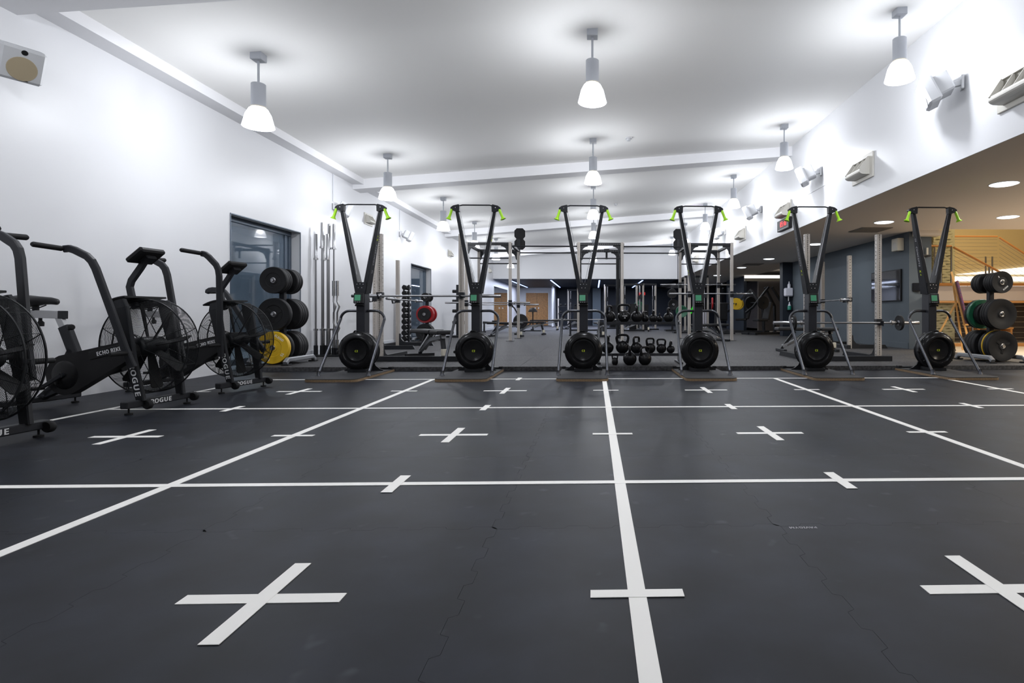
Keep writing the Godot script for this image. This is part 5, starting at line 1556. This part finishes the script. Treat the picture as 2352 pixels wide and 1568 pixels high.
	lever_machine("black lever machine loaded with red plates", W(4.7, RAISED, 20.6), 80.0, "plate_red")
	lever_machine("black lever machine loaded with black plates", W(6.0, RAISED, 19.6), 200.0, "black_rubber")
	var ns := thing("neon_sign", "green and yellow glowing sign on a dark wall", "sign", W(5.0, 1.05, 27.5))
	part(ns, "board", MB.new().box(Vector3(0, 0, 0), Vector3(1.2, 0.6, 0.04), 0.005), M.black_plastic)
	part(ns, "stand", MB.new().box(Vector3(0, -0.65, -0.01), Vector3(0.08, 0.70, 0.05), 0.004).box(Vector3(0, -0.98, 0), Vector3(0.5, 0.03, 0.3), 0.004), M.black_steel)
	words(ns, "letters", "yo!", 0.34, M.green_led, Transform3D(Basis(Vector3(0, 0, 1), 0.0), Vector3(-0.05, 0.0, 0.022)))
	single("storage_board", "pale panel board among the far machines", "board", MB.new().box(Vector3(0, 0.45, 0), Vector3(0.42, 0.9, 0.06), 0.01), M.white_plastic, W(4.55, RAISED, 23.9))
	# dumbbell rack, benches and bikes of the far room
	var dk := thing("dumbbell_rack", "three tier black dumbbell rack against the far navy wall", "dumbbell rack", W(-1.35, RAISED, 32.4), 0.0)
	for y in [0.35, 0.75, 1.15]:
		part(dk, "shelf", MB.new().box(Vector3(0, y, 0), Vector3(1.4, 0.04, 0.3), 0.004), M.black_steel)
	for x in [-0.7, 0.7]:
		part(dk, "post", MB.new().box(Vector3(x, 0.8, 0), Vector3(0.08, 1.6, 0.10), 0.004), M.upright)
	for y in [0.35, 0.75, 1.15]:
		for i in 5:
			var db := thing("dumbbell", "black dumbbell on the rack of the far room", "dumbbell", W(-1.35, RAISED, 32.4) + Vector3(-0.56 + i * 0.28, y + 0.093, 0), 0.0, "dumbbells of the far rack")
			part(db, "handle", MB.new().cyl(Vector3(0, 0, -0.06), Vector3(0, 0, 0.06), 0.016, 8), M.chrome)
			for s in [-1.0, 1.0]:
				part(db, "head", MB.new().lathe([Vector2(0, 0.05), Vector2(0.06, 0.055), Vector2(0.07, 0.07), Vector2(0.07, 0.13), Vector2(0, 0.14)], 12, Transform3D(Basis(Vector3(1, 0, 0), Vector3(0, 0, s), Vector3(0, -s, 0)), Vector3.ZERO), true), M.black_gloss)
	cable_machine("cable machine with pale posts behind the top kettlebells", W(1.62, RAISED, 23.9), -8.0, 2.0)
	cable_machine("cable machine with pale posts left of the slate pier", W(-0.95, RAISED, 30.6), 5.0, 2.05)
	var bp := thing("press_stand", "black bench press stand carrying a barbell beyond the rig", "bench press", W(-0.28, RAISED, 18.6))
	for x in [-0.5, 0.5]:
		part(bp, "post", MB.new().box(Vector3(x, 0.26, 0), Vector3(0.06, 0.50, 0.06), 0.004), M.black_steel)
		part(bp, "foot", MB.new().box(Vector3(x, 0.02, 0), Vector3(0.07, 0.04, 0.5), 0.004), M.black_steel)
	part(bp, "crossbeam", MB.new().box(Vector3(0, 0.18, 0), Vector3(0.94, 0.05, 0.05), 0.004), M.black_steel)
	barbell("barbell", "empty barbell on the low press stand beyond the rig", W(-0.28, RAISED + 0.525, 18.6))
	bench("black bench with raised end standing before the wooden doors", W(-2.2, RAISED, 25.2), 85.0, 1.3, "benches of the far room")
	bench("black bench beside the dumbbell rack of the far room", W(-0.9, RAISED, 26.4), 60.0, 1.2, "benches of the far room")
	bench("black bench among the cable machines", W(1.7, RAISED, 23.2), 85.0, 1.2, "benches of the far room")
	var sp := thing("seat_pole", "small padded seat on a thin black pole before the doors", "stool", W(-2.55, RAISED, 23.6))
	part(sp, "pole", MB.new().cyl(Vector3(0, 0.02, 0), Vector3(0, 0.80, 0), 0.025, 10), M.black_steel)
	part(sp, "pad", MB.new().lathe([Vector2(0, 0.98), Vector2(0.10, 0.95), Vector2(0.19, 0.84), Vector2(0.19, 0.80), Vector2(0, 0.80)], 20, Transform3D.IDENTITY, true), M.padding)
	part(sp, "foot", MB.new().box(Vector3(0, 0.02, 0), Vector3(0.7, 0.04, 0.08), 0.004), M.black_steel)
	var rb := thing("rower_machine", "dark rowing style machine with round fan by the mirror", "rowing machine", W(-3.25, RAISED, 22.8), 20.0)
	part(rb, "fan", MB.new().lathe([Vector2(0, 0.08), Vector2(0.28, 0.07), Vector2(0.30, 0.03), Vector2(0.30, -0.03), Vector2(0.28, -0.07), Vector2(0, -0.08)], 24, zaxis(Vector3(0.3, 0.42, 0)), true), M.black_plastic)
	part(rb, "rail", MB.new().bar([Vector3(0.2, 0.30, 0), Vector3(-1.2, 0.38, 0)], Vector2(0.07, 0.09), Vector3.UP, 0.005), M.charcoal)
	part(rb, "arm", MB.new().bar([Vector3(0.30, 0.5, 0), Vector3(0.05, 0.95, 0), Vector3(-0.05, 1.05, 0)], Vector2(0.05, 0.05), Vector3(0, 0, 1), 0.005).box(Vector3(-0.05, 1.08, 0), Vector3(0.05, 0.20, 0.22), 0.01), M.black_steel)
	part(rb, "seat", MB.new().box(Vector3(-0.7, 0.43, 0), Vector3(0.26, 0.06, 0.30), 0.02), M.padding)
	part(rb, "foot", MB.new().box(Vector3(0.4, 0.03, 0), Vector3(0.08, 0.06, 0.5), 0.005), M.black_steel)
	part(rb, "rear_stand", MB.new().box(Vector3(-1.15, 0.17, 0), Vector3(0.06, 0.34, 0.06), 0.005).box(Vector3(-1.15, 0.02, 0), Vector3(0.06, 0.04, 0.5), 0.005), M.black_steel)
	# stack of small plates against the left wall
	var ps := thing("storage_tower", "dark storage tower with grips by the left wall beyond the racks", "storage rack", W(-4.14, RAISED, 17.4))
	part(ps, "post", MB.new().box(Vector3(0, 0.80, 0), Vector3(0.12, 1.6, 0.12), 0.005), M.black_steel)
	part(ps, "base", MB.new().box(Vector3(0, 0.03, 0), Vector3(0.6, 0.06, 0.6), 0.005), M.black_steel)
	for y in [0.45, 0.80, 1.10, 1.40]:
		part(ps, "peg", MB.new().cyl(Vector3(-0.18, y, 0.0), Vector3(0.24, y, 0.0), 0.05, 12), M.black_rubber)
